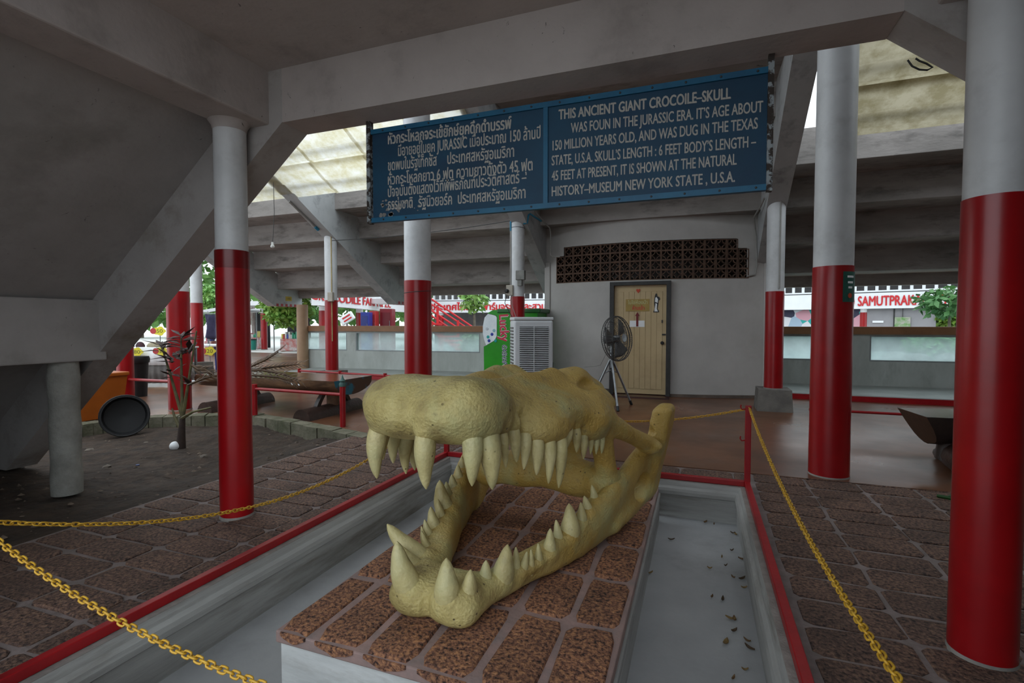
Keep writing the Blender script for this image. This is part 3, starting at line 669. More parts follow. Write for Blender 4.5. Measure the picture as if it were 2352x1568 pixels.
for k in range(n):
    a = 2*math.pi*k/n; x = .0062*math.cos(a); y = .0062*math.sin(a)+(.0075 if math.sin(a) > 1e-6 else -.0075 if math.sin(a) < -1e-6 else 0)
    pts.append((x*1.25, y, 0))
b.tube(pts, .0031, 5, closed=True); LINK = b.mesh('chain_link'); LINK.materials.append(GOLD); LINK.polygons.foreach_set('use_smooth', [True]*len(LINK.polygons))
def chain(pts, label):
    t = thing('plastic_chain', label, 'chain', group='yellow plastic chains round the pit')
    P = [Vector(p) for p in pts]; acc = [0]
    for a, c in zip(P[:-1], P[1:]): acc.append(acc[-1]+(c-a).length)
    pitch = .0212; n = int(acc[-1]/pitch)
    for k in range(n):
        d = (k+.5)*pitch; i = max(j for j in range(len(acc)-1) if acc[j] <= d); u = (d-acc[i])/(acc[i+1]-acc[i])
        p = P[i].lerp(P[i+1], u); dr = (P[i+1]-P[i]).normalized()
        q = dr.to_track_quat('Y', 'Z'); o = bpy.data.objects.new('chain_link', LINK); C.objects.link(o); o.parent = t
        o.location = p; o.rotation_mode = 'QUATERNION'; o.rotation_quaternion = q @ Matrix.Rotation(R(45+90*(k % 2))+random.uniform(-.25, .25), 3, 'Y').to_quaternion()
def para(f, a, c, n=40): return [f(a+(c-a)*k/n) for k in range(n+1)]
chain(para(lambda y: (-2.20, y, .25+(.15 if y < 2.45 else .115)*(y-2.45)**2), .9, 4.2), 'yellow plastic chain sagging along the left side of the pit past the left column')
chain(para(lambda x: (x, .905, .372+.137*(x+.9)**2), -2.2, .34), 'near yellow plastic chain crossing the lower left corner of the picture')
chain(para(lambda y: (.365, y, .50+(.031 if y > 2.3 else .052)*(y-2.3)**2), .9, 4.19), 'yellow plastic chain running along the right side of the pit')
chain(para(lambda x: (x, 4.2, .43+.115*(x+.86)**2), -2.2, .34), 'yellow plastic chain behind the skull between the two back posts')
# ================================================================== PLINTH
t = thing('skull_plinth', 'low plinth of laterite blocks with white painted side under the skull', 'plinth')
b = MB(); b.box(-1.60, -.285, 1.57, 3.98, -.285, -.055); obj('plinth_body', b, PLINW, t)
b = MB(); b.bbox(-1.615, -.275, 1.555, 3.99, -.058, -.008, .006); obj('mortar_bed', b, PINKM, t)
b = MB(); b.bbox(-.289, -.262, 1.56, 3.99, -.09, -.05, .008); b.bbox(-.289, -.270, 1.56, 3.99, -.285, -.13, .006); obj('side_moulding', b, PITW, t)
xs = [-1.615, -1.44, -1.21, -.975, -.73, -.50, -.28]; ys = [1.56, 2.03, 2.43, 2.83, 3.22, 3.62, 3.98]
cache = {}
for i in range(6):
    for j in range(6):
        cx = (xs[i]+xs[i+1])/2; cyy = (ys[j]+ys[j+1])/2; w = round(xs[i+1]-xs[i]-.03, 2); l = round(ys[j+1]-ys[j]-.03, 2); key = (w, l, (i+2*j) % 3)
        if key not in cache: cache[key] = block_mesh('laterite_block', w, l, .02, len(cache)*5+11, .008); cache[key].materials.append(LATP)
        o = bpy.data.objects.new('laterite_block', cache[key]); C.objects.link(o); o.parent = t
        o.location = (cx, cyy+(.0 if j else -.005), random.uniform(.0, .004)); o.rotation_euler = (0, 0, random.uniform(-.015, .015))
# ragged block faces showing through the mortar on the front edge
b = MB(); rf = random.Random(3)
for i in range(6):
    a, c = xs[i]+.03, xs[i+1]-.02; n = 7; top = []; bot = []
    for k in range(n):
        x = a+(c-a)*k/(n-1); top.append((x, -.006)); bot.append((x, -.02-.022*math.sin(math.pi*k/(n-1))*rf.uniform(.7, 1.3)))
    b.prism(top+bot[::-1], 'y', 1.549, 1.556)
obj('block_faces', b, LATP, t)

# ================================================================== CROCODILE SKULL
def surface_nets(f, org, h):
    s = f < 0; nx, ny, nz = f.shape
    c = [s[dx:nx-1+dx, dy:ny-1+dy, dz:nz-1+dz] for dx in (0, 1) for dy in (0, 1) for dz in (0, 1)]
    cnt = sum(a.astype(np.int8) for a in c); act = (cnt > 0) & (cnt < 8)
    idx = -np.ones(act.shape, np.int64); I = np.argwhere(act); idx[act] = np.arange(len(I))
    pos = np.zeros((len(I), 3)); num = np.zeros(len(I))
    cor = [(dx, dy, dz) for dx in (0, 1) for dy in (0, 1) for dz in (0, 1)]
    val = {k: f[I[:, 0]+k[0], I[:, 1]+k[1], I[:, 2]+k[2]] for k in cor}
    for a in cor:
        for ax in range(3):
            if a[ax] == 0:
                d = list(a); d[ax] = 1; d = tuple(d); va, vd = val[a], val[d]; m = (va < 0) != (vd < 0)
                tt = va[m]/(va[m]-vd[m]); p = np.tile(np.array(a, float), (m.sum(), 1)); p[:, ax] += tt; pos[m] += p; num[m] += 1
    V = (I+pos/num[:, None])*h+np.array(org); F = []
    for ax in range(3):
        sl0 = [slice(None)]*3; sl1 = [slice(None)]*3; sl0[ax] = slice(0, -1); sl1[ax] = slice(1, None)
        a, d = s[tuple(sl0)], s[tuple(sl1)]; E = np.argwhere(a != d); u, w = [(1, 2), (2, 0), (0, 1)][ax]
        ok = (E[:, u] > 0) & (E[:, w] > 0) & (E[:, u] < f.shape[u]-1) & (E[:, w] < f.shape[w]-1); E = E[ok]
        fl = a[tuple(E.T)]
        def g(du, dw): q = E.copy(); q[:, u] -= du; q[:, w] -= dw; return idx[tuple(q.T)]
        Q = np.stack([g(1, 1), g(0, 1), g(0, 0), g(1, 0)], 1); Q[~fl] = Q[~fl][:, ::-1]; F.append(Q)
    F = np.concatenate(F); F = F[(F >= 0).all(1)]
    return V, F
def smin(a, b, k): h = np.clip(.5+.5*(b-a)/k, 0, 1); return b+(a-b)*h-k*h*(1-h)
def smax(a, b, k): return -smin(-a, -b, k)
def ell(X, Y, Z, c, r):
    x, y, z = (X-c[0])/r[0], (Y-c[1])/r[1], (Z-c[2])/r[2]; k0 = np.sqrt(x*x+y*y+z*z)
    k1 = np.sqrt((x/r[0])**2+(y/r[1])**2+(z/r[2])**2)+1e-9; return k0*(k0-1)/k1
def cap(X, Y, Z, a, b, ra, rb):
    a = np.array(a, float); d = np.array(b, float)-a; h = np.clip(((X-a[0])*d[0]+(Y-a[1])*d[1]+(Z-a[2])*d[2])/(d@d), 0, 1)
    return np.sqrt((X-a[0]-d[0]*h)**2+(Y-a[1]-d[1]*h)**2+(Z-a[2]-d[2]*h)**2)-(ra+(rb-ra)*h)
def rbox(X, Y, Z, c, hs, r):
    q = [np.abs(P-c[i])-(hs[i]-r) for i, P in enumerate((X, Y, Z))]
    return np.sqrt(sum(np.maximum(k, 0)**2 for k in q))+np.minimum(np.maximum(np.maximum(q[0], q[1]), q[2]), 0)-r
def lump(X, Y, Z, amp, fr, seed):
    rs = np.random.RandomState(seed); out = 0
    for k in range(7):
        w = rs.randn(3)*fr; p = rs.rand()*6.28; out = out+np.sin(X*w[0]+Y*w[1]+Z*w[2]+p)
    return out*amp/2.6
def grid(lo, hi, h):
    ax = [np.arange(l, u, h) for l, u in zip(lo, hi)]; return np.meshgrid(*ax, indexing='ij')

UPPER = [  # base t s z, tip t s z, radius : right hand and front teeth of the upper jaw
 (-.240,.113,.775,-.246,.100,.583,.036),(.072,.022,.79,.08,.012,.612,.035),(.231,.106,.796,.234,.098,.622,.034),(.262,.176,.79,.284,.170,.594,.039),(.276,.268,.781,.292,.270,.657,.019),
 (.272,.376,.77,.29,.375,.654,.024),(.285,.471,.735,.283,.461,.599,.023),(.315,.526,.72,.319,.520,.562,.027),(.349,.586,.708,.355,.574,.513,.026),(.375,.653,.70,.379,.640,.476,.028),
 (.390,.725,.715,.384,.712,.642,.021),(.402,.813,.69,.406,.812,.609,.020),(.410,.900,.655,.414,.895,.557,.020),(.428,.965,.63,.428,.965,.566,.014),(.442,1.015,.625,.444,1.012,.558,.014),(.456,1.062,.62,.46,1.06,.553,.015),
 (-.262,.19,.78,-.285,.185,.64,.022),(-.278,.28,.77,-.30,.27,.60,.03),(-.272,.36,.76,-.29,.35,.53,.033),(-.285,.44,.74,-.30,.43,.525,.033),
 (-.315,.526,.72,-.33,.52,.60,.026),(-.349,.586,.708,-.36,.58,.56,.026),(-.375,.653,.70,-.385,.64,.52,.027),(-.395,.74,.71,-.40,.735,.64,.021),(-.405,.83,.69,-.41,.83,.61,.020),(-.415,.92,.65,-.42,.92,.57,.020)]
LOWER = [
 (.087,.03,.115,.086,.023,.282,.046),(.152,.085,.112,.164,.085,.222,.034),(.158,.215,.105,.163,.222,.202,.030),(.204,.289,.105,.229,.305,.252,.042),(.235,.369,.11,.238,.373,.214,.020),
 (.262,.393,.11,.281,.401,.190,.019),(.287,.428,.113,.290,.428,.191,.015),(.304,.480,.12,.305,.480,.201,.018),(.325,.560,.135,.333,.566,.246,.028),(.340,.650,.15,.330,.654,.257,.024),
 (.372,.735,.165,.370,.737,.319,.043),(.406,.825,.20,.405,.828,.301,.025),(.421,.901,.23,.402,.895,.314,.026),(.432,.990,.262,.417,.987,.349,.022),
 (-.100,.03,.115,-.150,.0,.316,.048),(-.160,.085,.11,-.205,.06,.22,.033),(-.165,.2,.105,-.27,.165,.21,.032),(-.204,.285,.105,-.375,.21,.275,.044),(-.235,.369,.11,-.27,.35,.20,.022),
 (-.262,.393,.11,-.30,.385,.19,.02),(-.287,.428,.113,-.325,.42,.195,.017),(-.304,.48,.12,-.34,.47,.21,.022),(-.325,.56,.135,-.355,.55,.25,.03),(-.34,.65,.15,-.37,.64,.26,.026),
 (-.372,.735,.165,-.41,.72,.34,.045),(-.406,.83,.2,-.43,.82,.30,.026),(-.421,.905,.23,-.44,.90,.32,.028),(-.432,.99,.262,-.45,.985,.36,.026),(-.46,1.08,.29,-.475,1.075,.385,.026)]
def upper_sdf(X, Y, Z):
    A = np.abs(X); S = Y
    d = rbox(X, Y, Z, (0, .215, .898), (.30, .185, .122), .115)
    d = smin(d, ell(A, Y, Z, (.10, .16, .90), (.20, .185, .118)), .06)
    ss = [.10,.30,.46,.60,.74,.90,1.02,1.16,1.30,1.44,1.55]
    w = np.interp(S, ss, [.25,.27,.275,.345,.40,.41,.45,.485,.46,.38,.26])
    zt = np.interp(S, ss, [.99,.985,.97,.955,.94,.94,.95,.955,.94,.90,.86]); zb = np.interp(S, ss, [.80,.79,.76,.72,.705,.69,.655,.64,.64,.66,.70])
    q = ((A/w)**2.2+(np.abs(Z-(zt+zb)/2)/((zt-zb)/2))**2.2)**(1/2.2); bd = (q-1)*(zt-zb)/2*.9
    bd = smax(bd, S-1.5, .06); bd = smax(bd, .1-S, .06); d = smin(d, bd, .035)
    for c, r in (((.29,.63,.765),(.125,.17,.085)), ((.385,1.05,.72),(.125,.18,.10)), ((.33,.88,.79),(.10,.14,.075))): d = smin(d, ell(A, Y, Z, c, r), .06)
    d = smin(d, cap(A, Y, Z, (.08,.50,.925), (.17,1.05,.94), .055, .06), .07)         # ridges along the snout
    d = smin(d, ell(A, Y, Z, (.215,1.24,.905), (.125,.16,.088)), .035)                # brow domes
    d = smin(d, cap(A, Y, Z, (.22,1.3,.92), (.27,1.5,.83), .06, .07), .04)
    d = smax(d, -ell(A, Y, Z, (.352,1.16,.905), (.05,.11,.05)), .02)                  # orbits
    d = smax(d, -ell(A, Y, Z, (.20,1.50,.93), (.05,.07,.05)), .02)
    d = smax(d, -cap(X, Y, Z, (-.02,-.035,.99), (-.02,-.03,.85), .012, .006), .012)   # crease at the tip
    d = smax(d, -ell(X, Y, Z, (0,.2,1.075), (.11,.13,.045)), .03)
    bar = cap(A, Y, Z, (.44,1.14,.71), (.60,1.60,.50), .058, .05); bar = smin(bar, ell(A, Y, Z, (.60,1.62,.485), (.085,.075,.05)), .03); d = smin(d, bar, .05)
    trunk = ell(X, Y, Z, (0,1.38,.58), (.25,.12,.34)); d = smin(d, trunk, .05)        # pterygoids and their pillars
    pt = ell(A, Y, Z, (.20,1.34,.315), (.30,.085,.115)); pt = smin(pt, ell(A, Y, Z, (.39,1.30,.31), (.11,.09,.12)), .05); d = smin(d, pt, .05)
    d = smin(d, cap(A, Y, Z, (.42,1.14,.66), (.425,1.28,.36), .058, .065), .04)
    d = smax(d, -ell(A, Y, Z, (.30,1.32,.485), (.068,.3,.075)), .025)
    for t_, s_, z_, *_r in UPPER:
        if t_ > 0 or s_ < .12: d = smin(d, np.sqrt((X-t_)**2+(Y-s_)**2+(Z-z_-.045)**2)-(_r[3]*1.05+.008), .03)
    return d+lump(X, Y, Z, .004, 15, 2)+lump(X, Y, Z, .0008, 45, 5)
def lower_sdf(X, Y, Z):
    A = np.abs(X); S = Y
    ss = [0,.1,.2,.4,.7,1.0,1.25,1.5,1.62,1.72,1.8]
    tb = np.interp(S, ss, [.10,.115,.14,.20,.325,.42,.475,.515,.535,.56,.57]); ht = np.interp(S, ss, [.09,.09,.08,.075,.07,.062,.058,.056,.055,.055,.05])
    zt = np.interp(S, ss, [.11,.13,.13,.135,.175,.285,.385,.50,.56,.60,.60]); zb = np.interp(S, ss, [.01,.0,.0,.0,.0,.0,.0,.03,.06,.10,.2])
    lean = np.interp(S, ss, [0,0,.1,.1,.12,.14,.16,.2,.22,.24,.24])
    tc = tb+lean*Z; zc = (zt+zb)/2; hz = (zt-zb)/2
    p = 2.4; q = ((np.abs(A-tc)/ht)**p+(np.abs(Z-zc)/hz)**p)**(1/p); d = (q-1)*np.minimum(ht, hz)*.85
    d = smax(d, S-1.74, .05); d = smax(d, .0-S, .05)
    chin = rbox(X, Y, Z, (0,.125,.072), (.188,.13,.072), .066); chin = smin(chin, ell(A, Y, Z, (.095,.06,.074), (.10,.09,.074)), .03); d = smin(d, chin, .04)
    d = smax(d, -cap(X, Y, Z, (0,-.018,.15), (0,-.012,.0), .024, .02), .012)            # symphysis groove
    d = smin(d, rbox(A-(.555+.21*Z), Y, Z, (0,1.68,.43), (.062,.115,.285), .045), .04)  # rear plate with its knob
    d = smin(d, cap(A, Y, Z, (.50,1.15,.09), (.60,1.66,.16), .05, .05), .05)
    d = smax(d, -ell(A, Y, Z, (.60,1.60,.545), (.075,.06,.045)), .02)                  # socket for the cheek bar
    d = smax(d, -ell(A, Y, Z, (.56,1.44,.235), (.26,.115,.092)), .008)                  # mandibular window
    for t_, s_, z_, *_r in LOWER: d = smin(d, np.sqrt((X-t_)**2+(Y-s_)**2+(Z-z_+.008)**2)-(_r[3]*1.15+.006), .03)
    d = smax(d, -Z+.002, .012)
    return d+lump(X, Y, Z, .0035, 15, 4)+lump(X, Y, Z, .0008, 42, 8)
def bone_mesh(name, sdf, lo, hi, h):
    X, Y, Z = grid(lo, hi, h); V, F = surface_nets(sdf(X, Y, Z), lo, h)
    me = bpy.data.meshes.new(name); me.vertices.add(len(V)); me.vertices.foreach_set('co', V.ravel()); me.loops.add(F.size); me.loops.foreach_set('vertex_index', F.ravel())
    me.polygons.add(len(F)); me.polygons.foreach_set('loop_start', np.arange(0, F.size, 4)); me.update(calc_edges=True); me.validate()
    bm = bmesh.new(); bm.from_mesh(me); bmesh.ops.recalc_face_normals(bm, faces=bm.faces)
    bmesh.ops.smooth_vert(bm, verts=bm.verts, factor=.5, use_axis_x=True, use_axis_y=True, use_axis_z=True); bm.to_mesh(me); bm.free()
    me.polygons.foreach_set('use_smooth', [True]*len(me.polygons)); return me

def bone_material(name, c_lo, c_mid, c_hi, green, dark, gold=None, bstr=.6):
    m = bpy.data.materials.new(name); m.use_nodes = True; nt = m.node_tree; N = nt.nodes; L = nt.links; b = N['Principled BSDF']
    b.inputs['Roughness'].default_value = .42
    g = N.new('ShaderNodeTexCoord')
    def noise(sc, det=6, ro=.6):
        n = N.new('ShaderNodeTexNoise'); n.inputs['Scale'].default_value = sc; n.inputs['Detail'].default_value = det; n.inputs['Roughness'].default_value = ro
        L.new(g.outputs['Object'], n.inputs['Vector']); return n
    n1 = noise(5.5); r = N.new('ShaderNodeValToRGB'); cr = r.color_ramp
    cr.elements[0].position = .33; cr.elements[0].color = (*c_lo, 1); cr.elements[1].position = .68; cr.elements[1].color = (*c_hi, 1); e = cr.elements.new(.5); e.color = (*c_mid, 1)
    L.new(n1.outputs['Fac'], r.inputs[0])
    def mix(fac_out, lo, hi, amt, col_in, col):
        rr = N.new('ShaderNodeValToRGB'); rr.color_ramp.elements[0].position = lo; rr.color_ramp.elements[1].position = hi; rr.color_ramp.elements[1].color = (amt, amt, amt, 1)
        L.new(fac_out, rr.inputs[0]); mx = N.new('ShaderNodeMix'); mx.data_type = 'RGBA'; L.new(rr.outputs[0], mx.inputs[0]); L.new(col_in, mx.inputs[6]); mx.inputs[7].default_value = (*col, 1); return mx.outputs[2]
    sx = N.new('ShaderNodeSeparateXYZ'); L.new(g.outputs['Object'], sx.inputs[0]); wn = noise(4, 4); wa = N.new('ShaderNodeMath'); wa.operation = 'MULTIPLY_ADD'; wa.inputs[1].default_value = .5
    L.new(wn.outputs['Fac'], wa.inputs[0]); L.new(sx.outputs['Y'], wa.inputs[2])
    c = mix(wa.outputs[0], .45, 1.1, .8 if gold else 0, r.outputs[0], gold or (0,0,0))
    c = mix(noise(3.1, 4).outputs['Fac'], .5, .68, .7, c, green)
    c = mix(noise(11, 8, .7).outputs['Fac'], .58, .72, .55, c, dark)
    v = N.new('ShaderNodeTexVoronoi'); v.inputs['Scale'].default_value = 24; L.new(g.outputs['Object'], v.inputs['Vector'])
    pit = N.new('ShaderNodeValToRGB'); pit.color_ramp.elements[0].position = .05; pit.color_ramp.elements[0].color = (0,0,0,1); pit.color_ramp.elements[1].position = .14
    L.new(v.outputs['Distance'], pit.inputs[0]); sel = noise(2.4, 2); se = N.new('ShaderNodeValToRGB'); se.color_ramp.elements[0].position = .46; se.color_ramp.elements[1].position = .52
    L.new(sel.outputs['Fac'], se.inputs[0])
    pm = N.new('ShaderNodeMath'); pm.operation = 'MAXIMUM'; L.new(pit.outputs[0], pm.inputs[0]); L.new(se.outputs[0], pm.inputs[1])
    mx = N.new('ShaderNodeMix'); mx.data_type = 'RGBA'; L.new(pm.outputs[0], mx.inputs[0]); mx.inputs[6].default_value = (dark[0]*.6, dark[1]*.6, dark[2]*.6, 1); L.new(c, mx.inputs[7])
    L.new(mx.outputs[2], b.inputs['Base Color'])
    nb = noise(70, 8, .65); nv = N.new('ShaderNodeTexVoronoi'); nv.inputs['Scale'].default_value = 75; L.new(g.outputs['Object'], nv.inputs['Vector'])
    ad = N.new('ShaderNodeMath'); ad.operation = 'MULTIPLY_ADD'; ad.inputs[1].default_value = .5; L.new(nv.outputs['Distance'], ad.inputs[0]); L.new(nb.outputs['Fac'], ad.inputs[2])
    ad2 = N.new('ShaderNodeMath'); ad2.operation = 'ADD'; L.new(ad.outputs[0], ad2.inputs[0]); L.new(pm.outputs[0], ad2.inputs[1])
    bp = N.new('ShaderNodeBump'); bp.inputs['Strength'].default_value = bstr; bp.inputs['Distance'].default_value = .012
    L.new(ad2.outputs[0], bp.inputs['Height']); L.new(bp.outputs[0], b.inputs['Normal']); return m
BONE = bone_material('aged_bone_paint', (.29,.215,.08), (.53,.43,.165), (.70,.60,.27), (.45,.46,.22), (.13,.09,.038), (.48,.295,.055))
TOOTH = bone_material('tooth_paint', (.40,.325,.14), (.58,.50,.235), (.70,.61,.32), (.46,.47,.26), (.24,.185,.085), None, .3)
sk = thing('crocodile_skull', 'giant yellowish crocodile skull with gaping toothed jaws on the laterite plinth', 'skull', (-1.06, 1.68, 0))
up_ = link('upper_jaw', bone_mesh('upper_jaw', upper_sdf, (-.72,-.1,.18), (.72,1.76,1.08), .0098), BONE, sk); up_.rotation_euler = (0, 0, R(-6.5))
lo_ = link('lower_jaw', bone_mesh('lower_jaw', lower_sdf, (-.80,-.1,-.03), (.80,1.84,.78), .0098), BONE, sk); lo_.rotation_euler = (0, 0, R(-5)); lo_.location = (.01, .12, .004)
def tooth(base, tip, r, parent, curve):
    a = Vector(base); c = Vector(tip); d = c-a; ln = d.length; a2 = a-d*(.03/ln); n = 12; pts = []; rs = []
    inn = Vector((-a.x, .25, 0)); inn = inn.normalized() if inn.length > .01 else Vector((0, 1, 0))
    for k in range(n+1):
        u = k/n; p = a2.lerp(c, u)-inn*(curve*ln*math.sin(math.pi*u)*.9); pts.append(p)
        rs.append(max(.003, r*1.12*((1-u**2.4)**.62)*(.95+.16*math.sin(math.pi*min(1, u*1.5)))))
    b = MB(); b.tube(pts, rs, 14); return obj('tooth', b, TOOTH, parent, True)
for t_, s_, z_, a, c, e, r in UPPER: tooth((t_, s_, z_+.012), (a, c, e), r, up_, .07)
for t_, s_, z_, a, c, e, r in LOWER: tooth((t_, s_, z_-.01), (a, c, e), r*1.0, lo_, .07)
# ================================================================== THINGS IN THE HALL
# --- floor-standing air cooler
CWHITE = mat('cooler_plastic', (.66,.68,.70), (.60,.62,.64), .4, 4)
t = thing('air_cooler', 'white upright air cooler with slatted grille beside the green vending machine', 'air cooler', (-2.5, 7.6, 0), R(30))
b = MB(); b.bbox(-.31, .31, -.2, .2, .04, 1.30, .03); obj('cooler_body', b, CWHITE, t)
b = MB(); b.box(-.225, .235, -.204, -.199, .50, 1.2); g = obj('grille_recess', b, BLACKP, t)
for k in range(24):
    z = .515+k*.029; b = MB(); b.add([(-.225,-.204,z),(.235,-.204,z),(.235,-.222,z-.008),(-.225,-.222,z-.008),(-.225,-.204,z+.006),(.235,-.204,z+.006),(.235,-.222,z-.002),(-.225,-.222,z-.002)], [(0,3,2,1),(4,5,6,7),(0,1,5,4),(1,2,6,5),(2,3,7,6),(3,0,4,7)]); obj('slat', b, CWHITE, g)
for x in (0, ): b = MB(); b.box(x-.004, x+.004, -.226, -.206, .5, 1.2); obj('mullion', b, CWHITE, g)
b = MB(); b.bbox(-.26, .26, -.21, -.2, .08, .46, .006); p_ = obj('lower_panel', b, CWHITE, t)
b = MB(); b.bbox(-.315, .315, -.205, .205, 1.30, 1.35, .015)
o = obj('top_cap', b, CWHITE, t)
b = MB()
for k in range(16):
    z = .42+k*.05; b.box(-.322, -.312, -.15, .15, z, z+.022)
obj('side_vent', b, mat('cooler_filter', (.16,.16,.15), (.1,.1,.09), .7, 20), t)
for sx in (-.25, .25):
    for sy in (-.15, .15):
        b = MB(); b.lathe([(.02,0),(.03,.01),(.03,.04)], 10, Matrix.Translation((sx, sy, 0))); obj('castor', b, BLACKP, t, True)
pipe('power_cable', [(.31,.1,.72),(.36,.02,.62),(.38,.1,.45),(.42,.3,.3),(.5,.6,.02)], .006, BLACKP, t, 6)

# --- capsule vending machine, seen from its side
GREEN = mat('machine_green', (.03,.32,.02), (.025,.26,.018), .3, 3); GREEN2 = mat('machine_dark_green', (.02,.13,.03), (.018,.11,.028), .35, 3)
t = thing('vending_machine', 'green capsule vending machine with red script lettering beside a thin column', 'vending machine')
pr = [(-3.76,.03),(-2.72,.03),(-2.72,1.50),(-3.58,1.50),(-3.70,1.44),(-3.52,1.40),(-3.50,1.36),(-3.50,1.02),(-3.55,.93),(-3.72,.84),(-3.77,.82)]
b = MB(); b.prism(pr, 'y', 8.62, 9.35); obj('machine_body', b, GREEN, t)
b = MB(); b.prism([(-3.72,.845),(-3.55,.935),(-3.505,1.02),(-3.505,1.36),(-3.53,1.395),(-3.68,1.43),(-3.75,1.36),(-3.785,1.2),(-3.785,1.06),(-3.76,.95)], 'y', 8.615, 9.3); w = obj('display_window', b, mat('milky_dome', (.80,.86,.88), (.68,.76,.80), .12, 9), t)
for k, (dx, dz, c) in enumerate(((-3.68,1.0,(.02,.35,.33)),(-3.53,.93,(.02,.35,.33)),(-3.60,1.05,(.03,.05,.35)),(-3.66,.93,(.03,.05,.35)),(-3.56,1.12,(.25,.45,.5)),(-3.70,1.15,(.5,.55,.6)))):
    b = MB(); b.lathe([(0,0),(.03,.0),(.028,.004),(0,.006)], 14, Matrix.Translation((dx, 8.615, dz)) @ Matrix.Rotation(R(90),4,'X')); obj('capsule_print', b, mat('capsule_%d' % k, c, None, .3), w)
b = MB(); b.bbox(-3.5, -2.66, 8.60, 9.36, 1.44, 1.52, .02); obj('top_trim', b, GREEN2, t)
b = MB(); b.box(-2.72, -2.70, 8.61, 8.63, .03, 1.45); obj('edge_strip', b, GREEN2, t)
for dx, bo, mm in ((.006, .14, mat('cream_outline', (.62,.50,.48), None, .5)), (0, .05, mat('logo_red', (.55,.02,.06), None, .4))):
    lettering('logo_print', 'Lucky', (-3.46, 8.616-(.002 if dx == 0 else 0), 1.41), (.06,0,-.998), (.998,0,.06), .50, .17, mm, t, bo)
lettering('logo_print', 'GASHAPON', (-3.40, 8.616, .86), (0,0,-1), (1,0,0), .52, .085, WHITEB, t, .16)
lettering('logo_print', 'GASHAPON', (-3.397, 8.613, .857), (0,0,-1), (1,0,0), .515, .085, mat('navy_ink', (.01,.012,.09), None, .5), t, .02)

# --- pedestal fan on a tripod
t = thing('pedestal_fan', 'grey industrial fan on a tripod in front of the cream door', 'fan', (-1.235, 7.62, 0))
DG = mat('fan_grey', (.10,.10,.10), (.075,.075,.075), .4, 12)
b = MB(); b.lathe([(.03,0),(.03,.16),(.022,.17),(.022,.34)], 14, Matrix.Translation((0,0,.58))); obj('stem', b, STEEL, t, True)
for fx, fy in ((.175,-.44),(.285,.26),(-.31,-.28),(-.39,.13)):
    b = MB(); b.tube([(fx*.06,fy*.06,.70),(fx*.9,fy*.9,.05)], .017, 8); l = obj('leg', b, STEEL, t, True)
    b = MB(); b.tube([(fx*.88,fy*.88,.065),(fx*.96,fy*.96,.0)], .022, 8); obj('rubber_foot', b, BLACKP, l, True)
    b = MB(); b.tube([(0,0,.55),(fx*.3,fy*.3,.50)], .008, 6); obj('brace', b, STEEL, t, True)
HM = Matrix.Translation((.05, .0, 1.02)) @ Matrix.Rotation(R(-26),4,'Z') @ Matrix.Rotation(R(84),4,'Y')
b = MB(); b.lathe([(.0,-.19),(.06,-.18),(.075,-.12),(.075,-.03),(.03,.0)], 18, HM); obj('motor', b, DG, t, True)
b = MB(); b.lathe([(.0,.0),(.055,.0),(.055,.07),(.03,.085),(0,.09)], 18, HM); obj('hub', b, STEEL, t, True)
for k in range(3):
    vs = []; n = 6
    for i in range(n+1):
        r = .05+.24*i/n; w0 = R(k*120)-R(10); w1 = R(k*120)+R(52)
        for a, z in ((w0, .0), ((w0+w1)/2, .03), (w1, .06)): vs.append((r*math.cos(a), r*math.sin(a), z))
    fs = []
    for i in range(n):
        for j in range(2): q = i*3+j; fs.append((q, q+1, q+4, q+3))
    b = MB(); b.add(vs, fs, HM); o = obj('blade', b, DG, t, True); o.modifiers.new('thick', 'SOLIDIFY').thickness = .004
def ring(r, z, rad, nseg=40): return [tuple(HM @ Vector((r*math.cos(a), r*math.sin(a), z))) for a in np.linspace(0, 2*math.pi, nseg, endpoint=False)]
b = MB()
b.tube(ring(.335, .04, 0), .009, 6, closed=True); b.tube(ring(.33, .0, 0), .006, 5, closed=True); b.tube(ring(.33, .08, 0), .006, 5, closed=True)
obj('cage_rim', b, DG, t, True)
for nm, zz in (('front_cage', 1), ('back_cage', -1)):
    b = MB()
    for r, z in ((.10,.12),(.18,.115),(.26,.10)): b.tube(ring(r, .04+zz*(z), 0, 30), .003, 4, closed=True)
    for k in range(44):
        a = 2*math.pi*k/44
        b.tube([tuple(HM @ Vector((r*math.cos(a), r*math.sin(a), .04+zz*z))) for r, z in ((.05,.125),(.18,.118),(.28,.09),(.335,.03))], .0022, 4)
    obj(nm, b, DG, t)
b = MB(); b.lathe([(.0,.165),(.06,.165),(.06,.17),(0,.175)], 18, HM); obj('badge', b, STEEL, t, True)
pipe('power_cable', [(-.08,.02,.8),(-.2,.2,.6),(-.35,.55,.55),(-.6,.9,.5)], .004, PVC, t, 6)

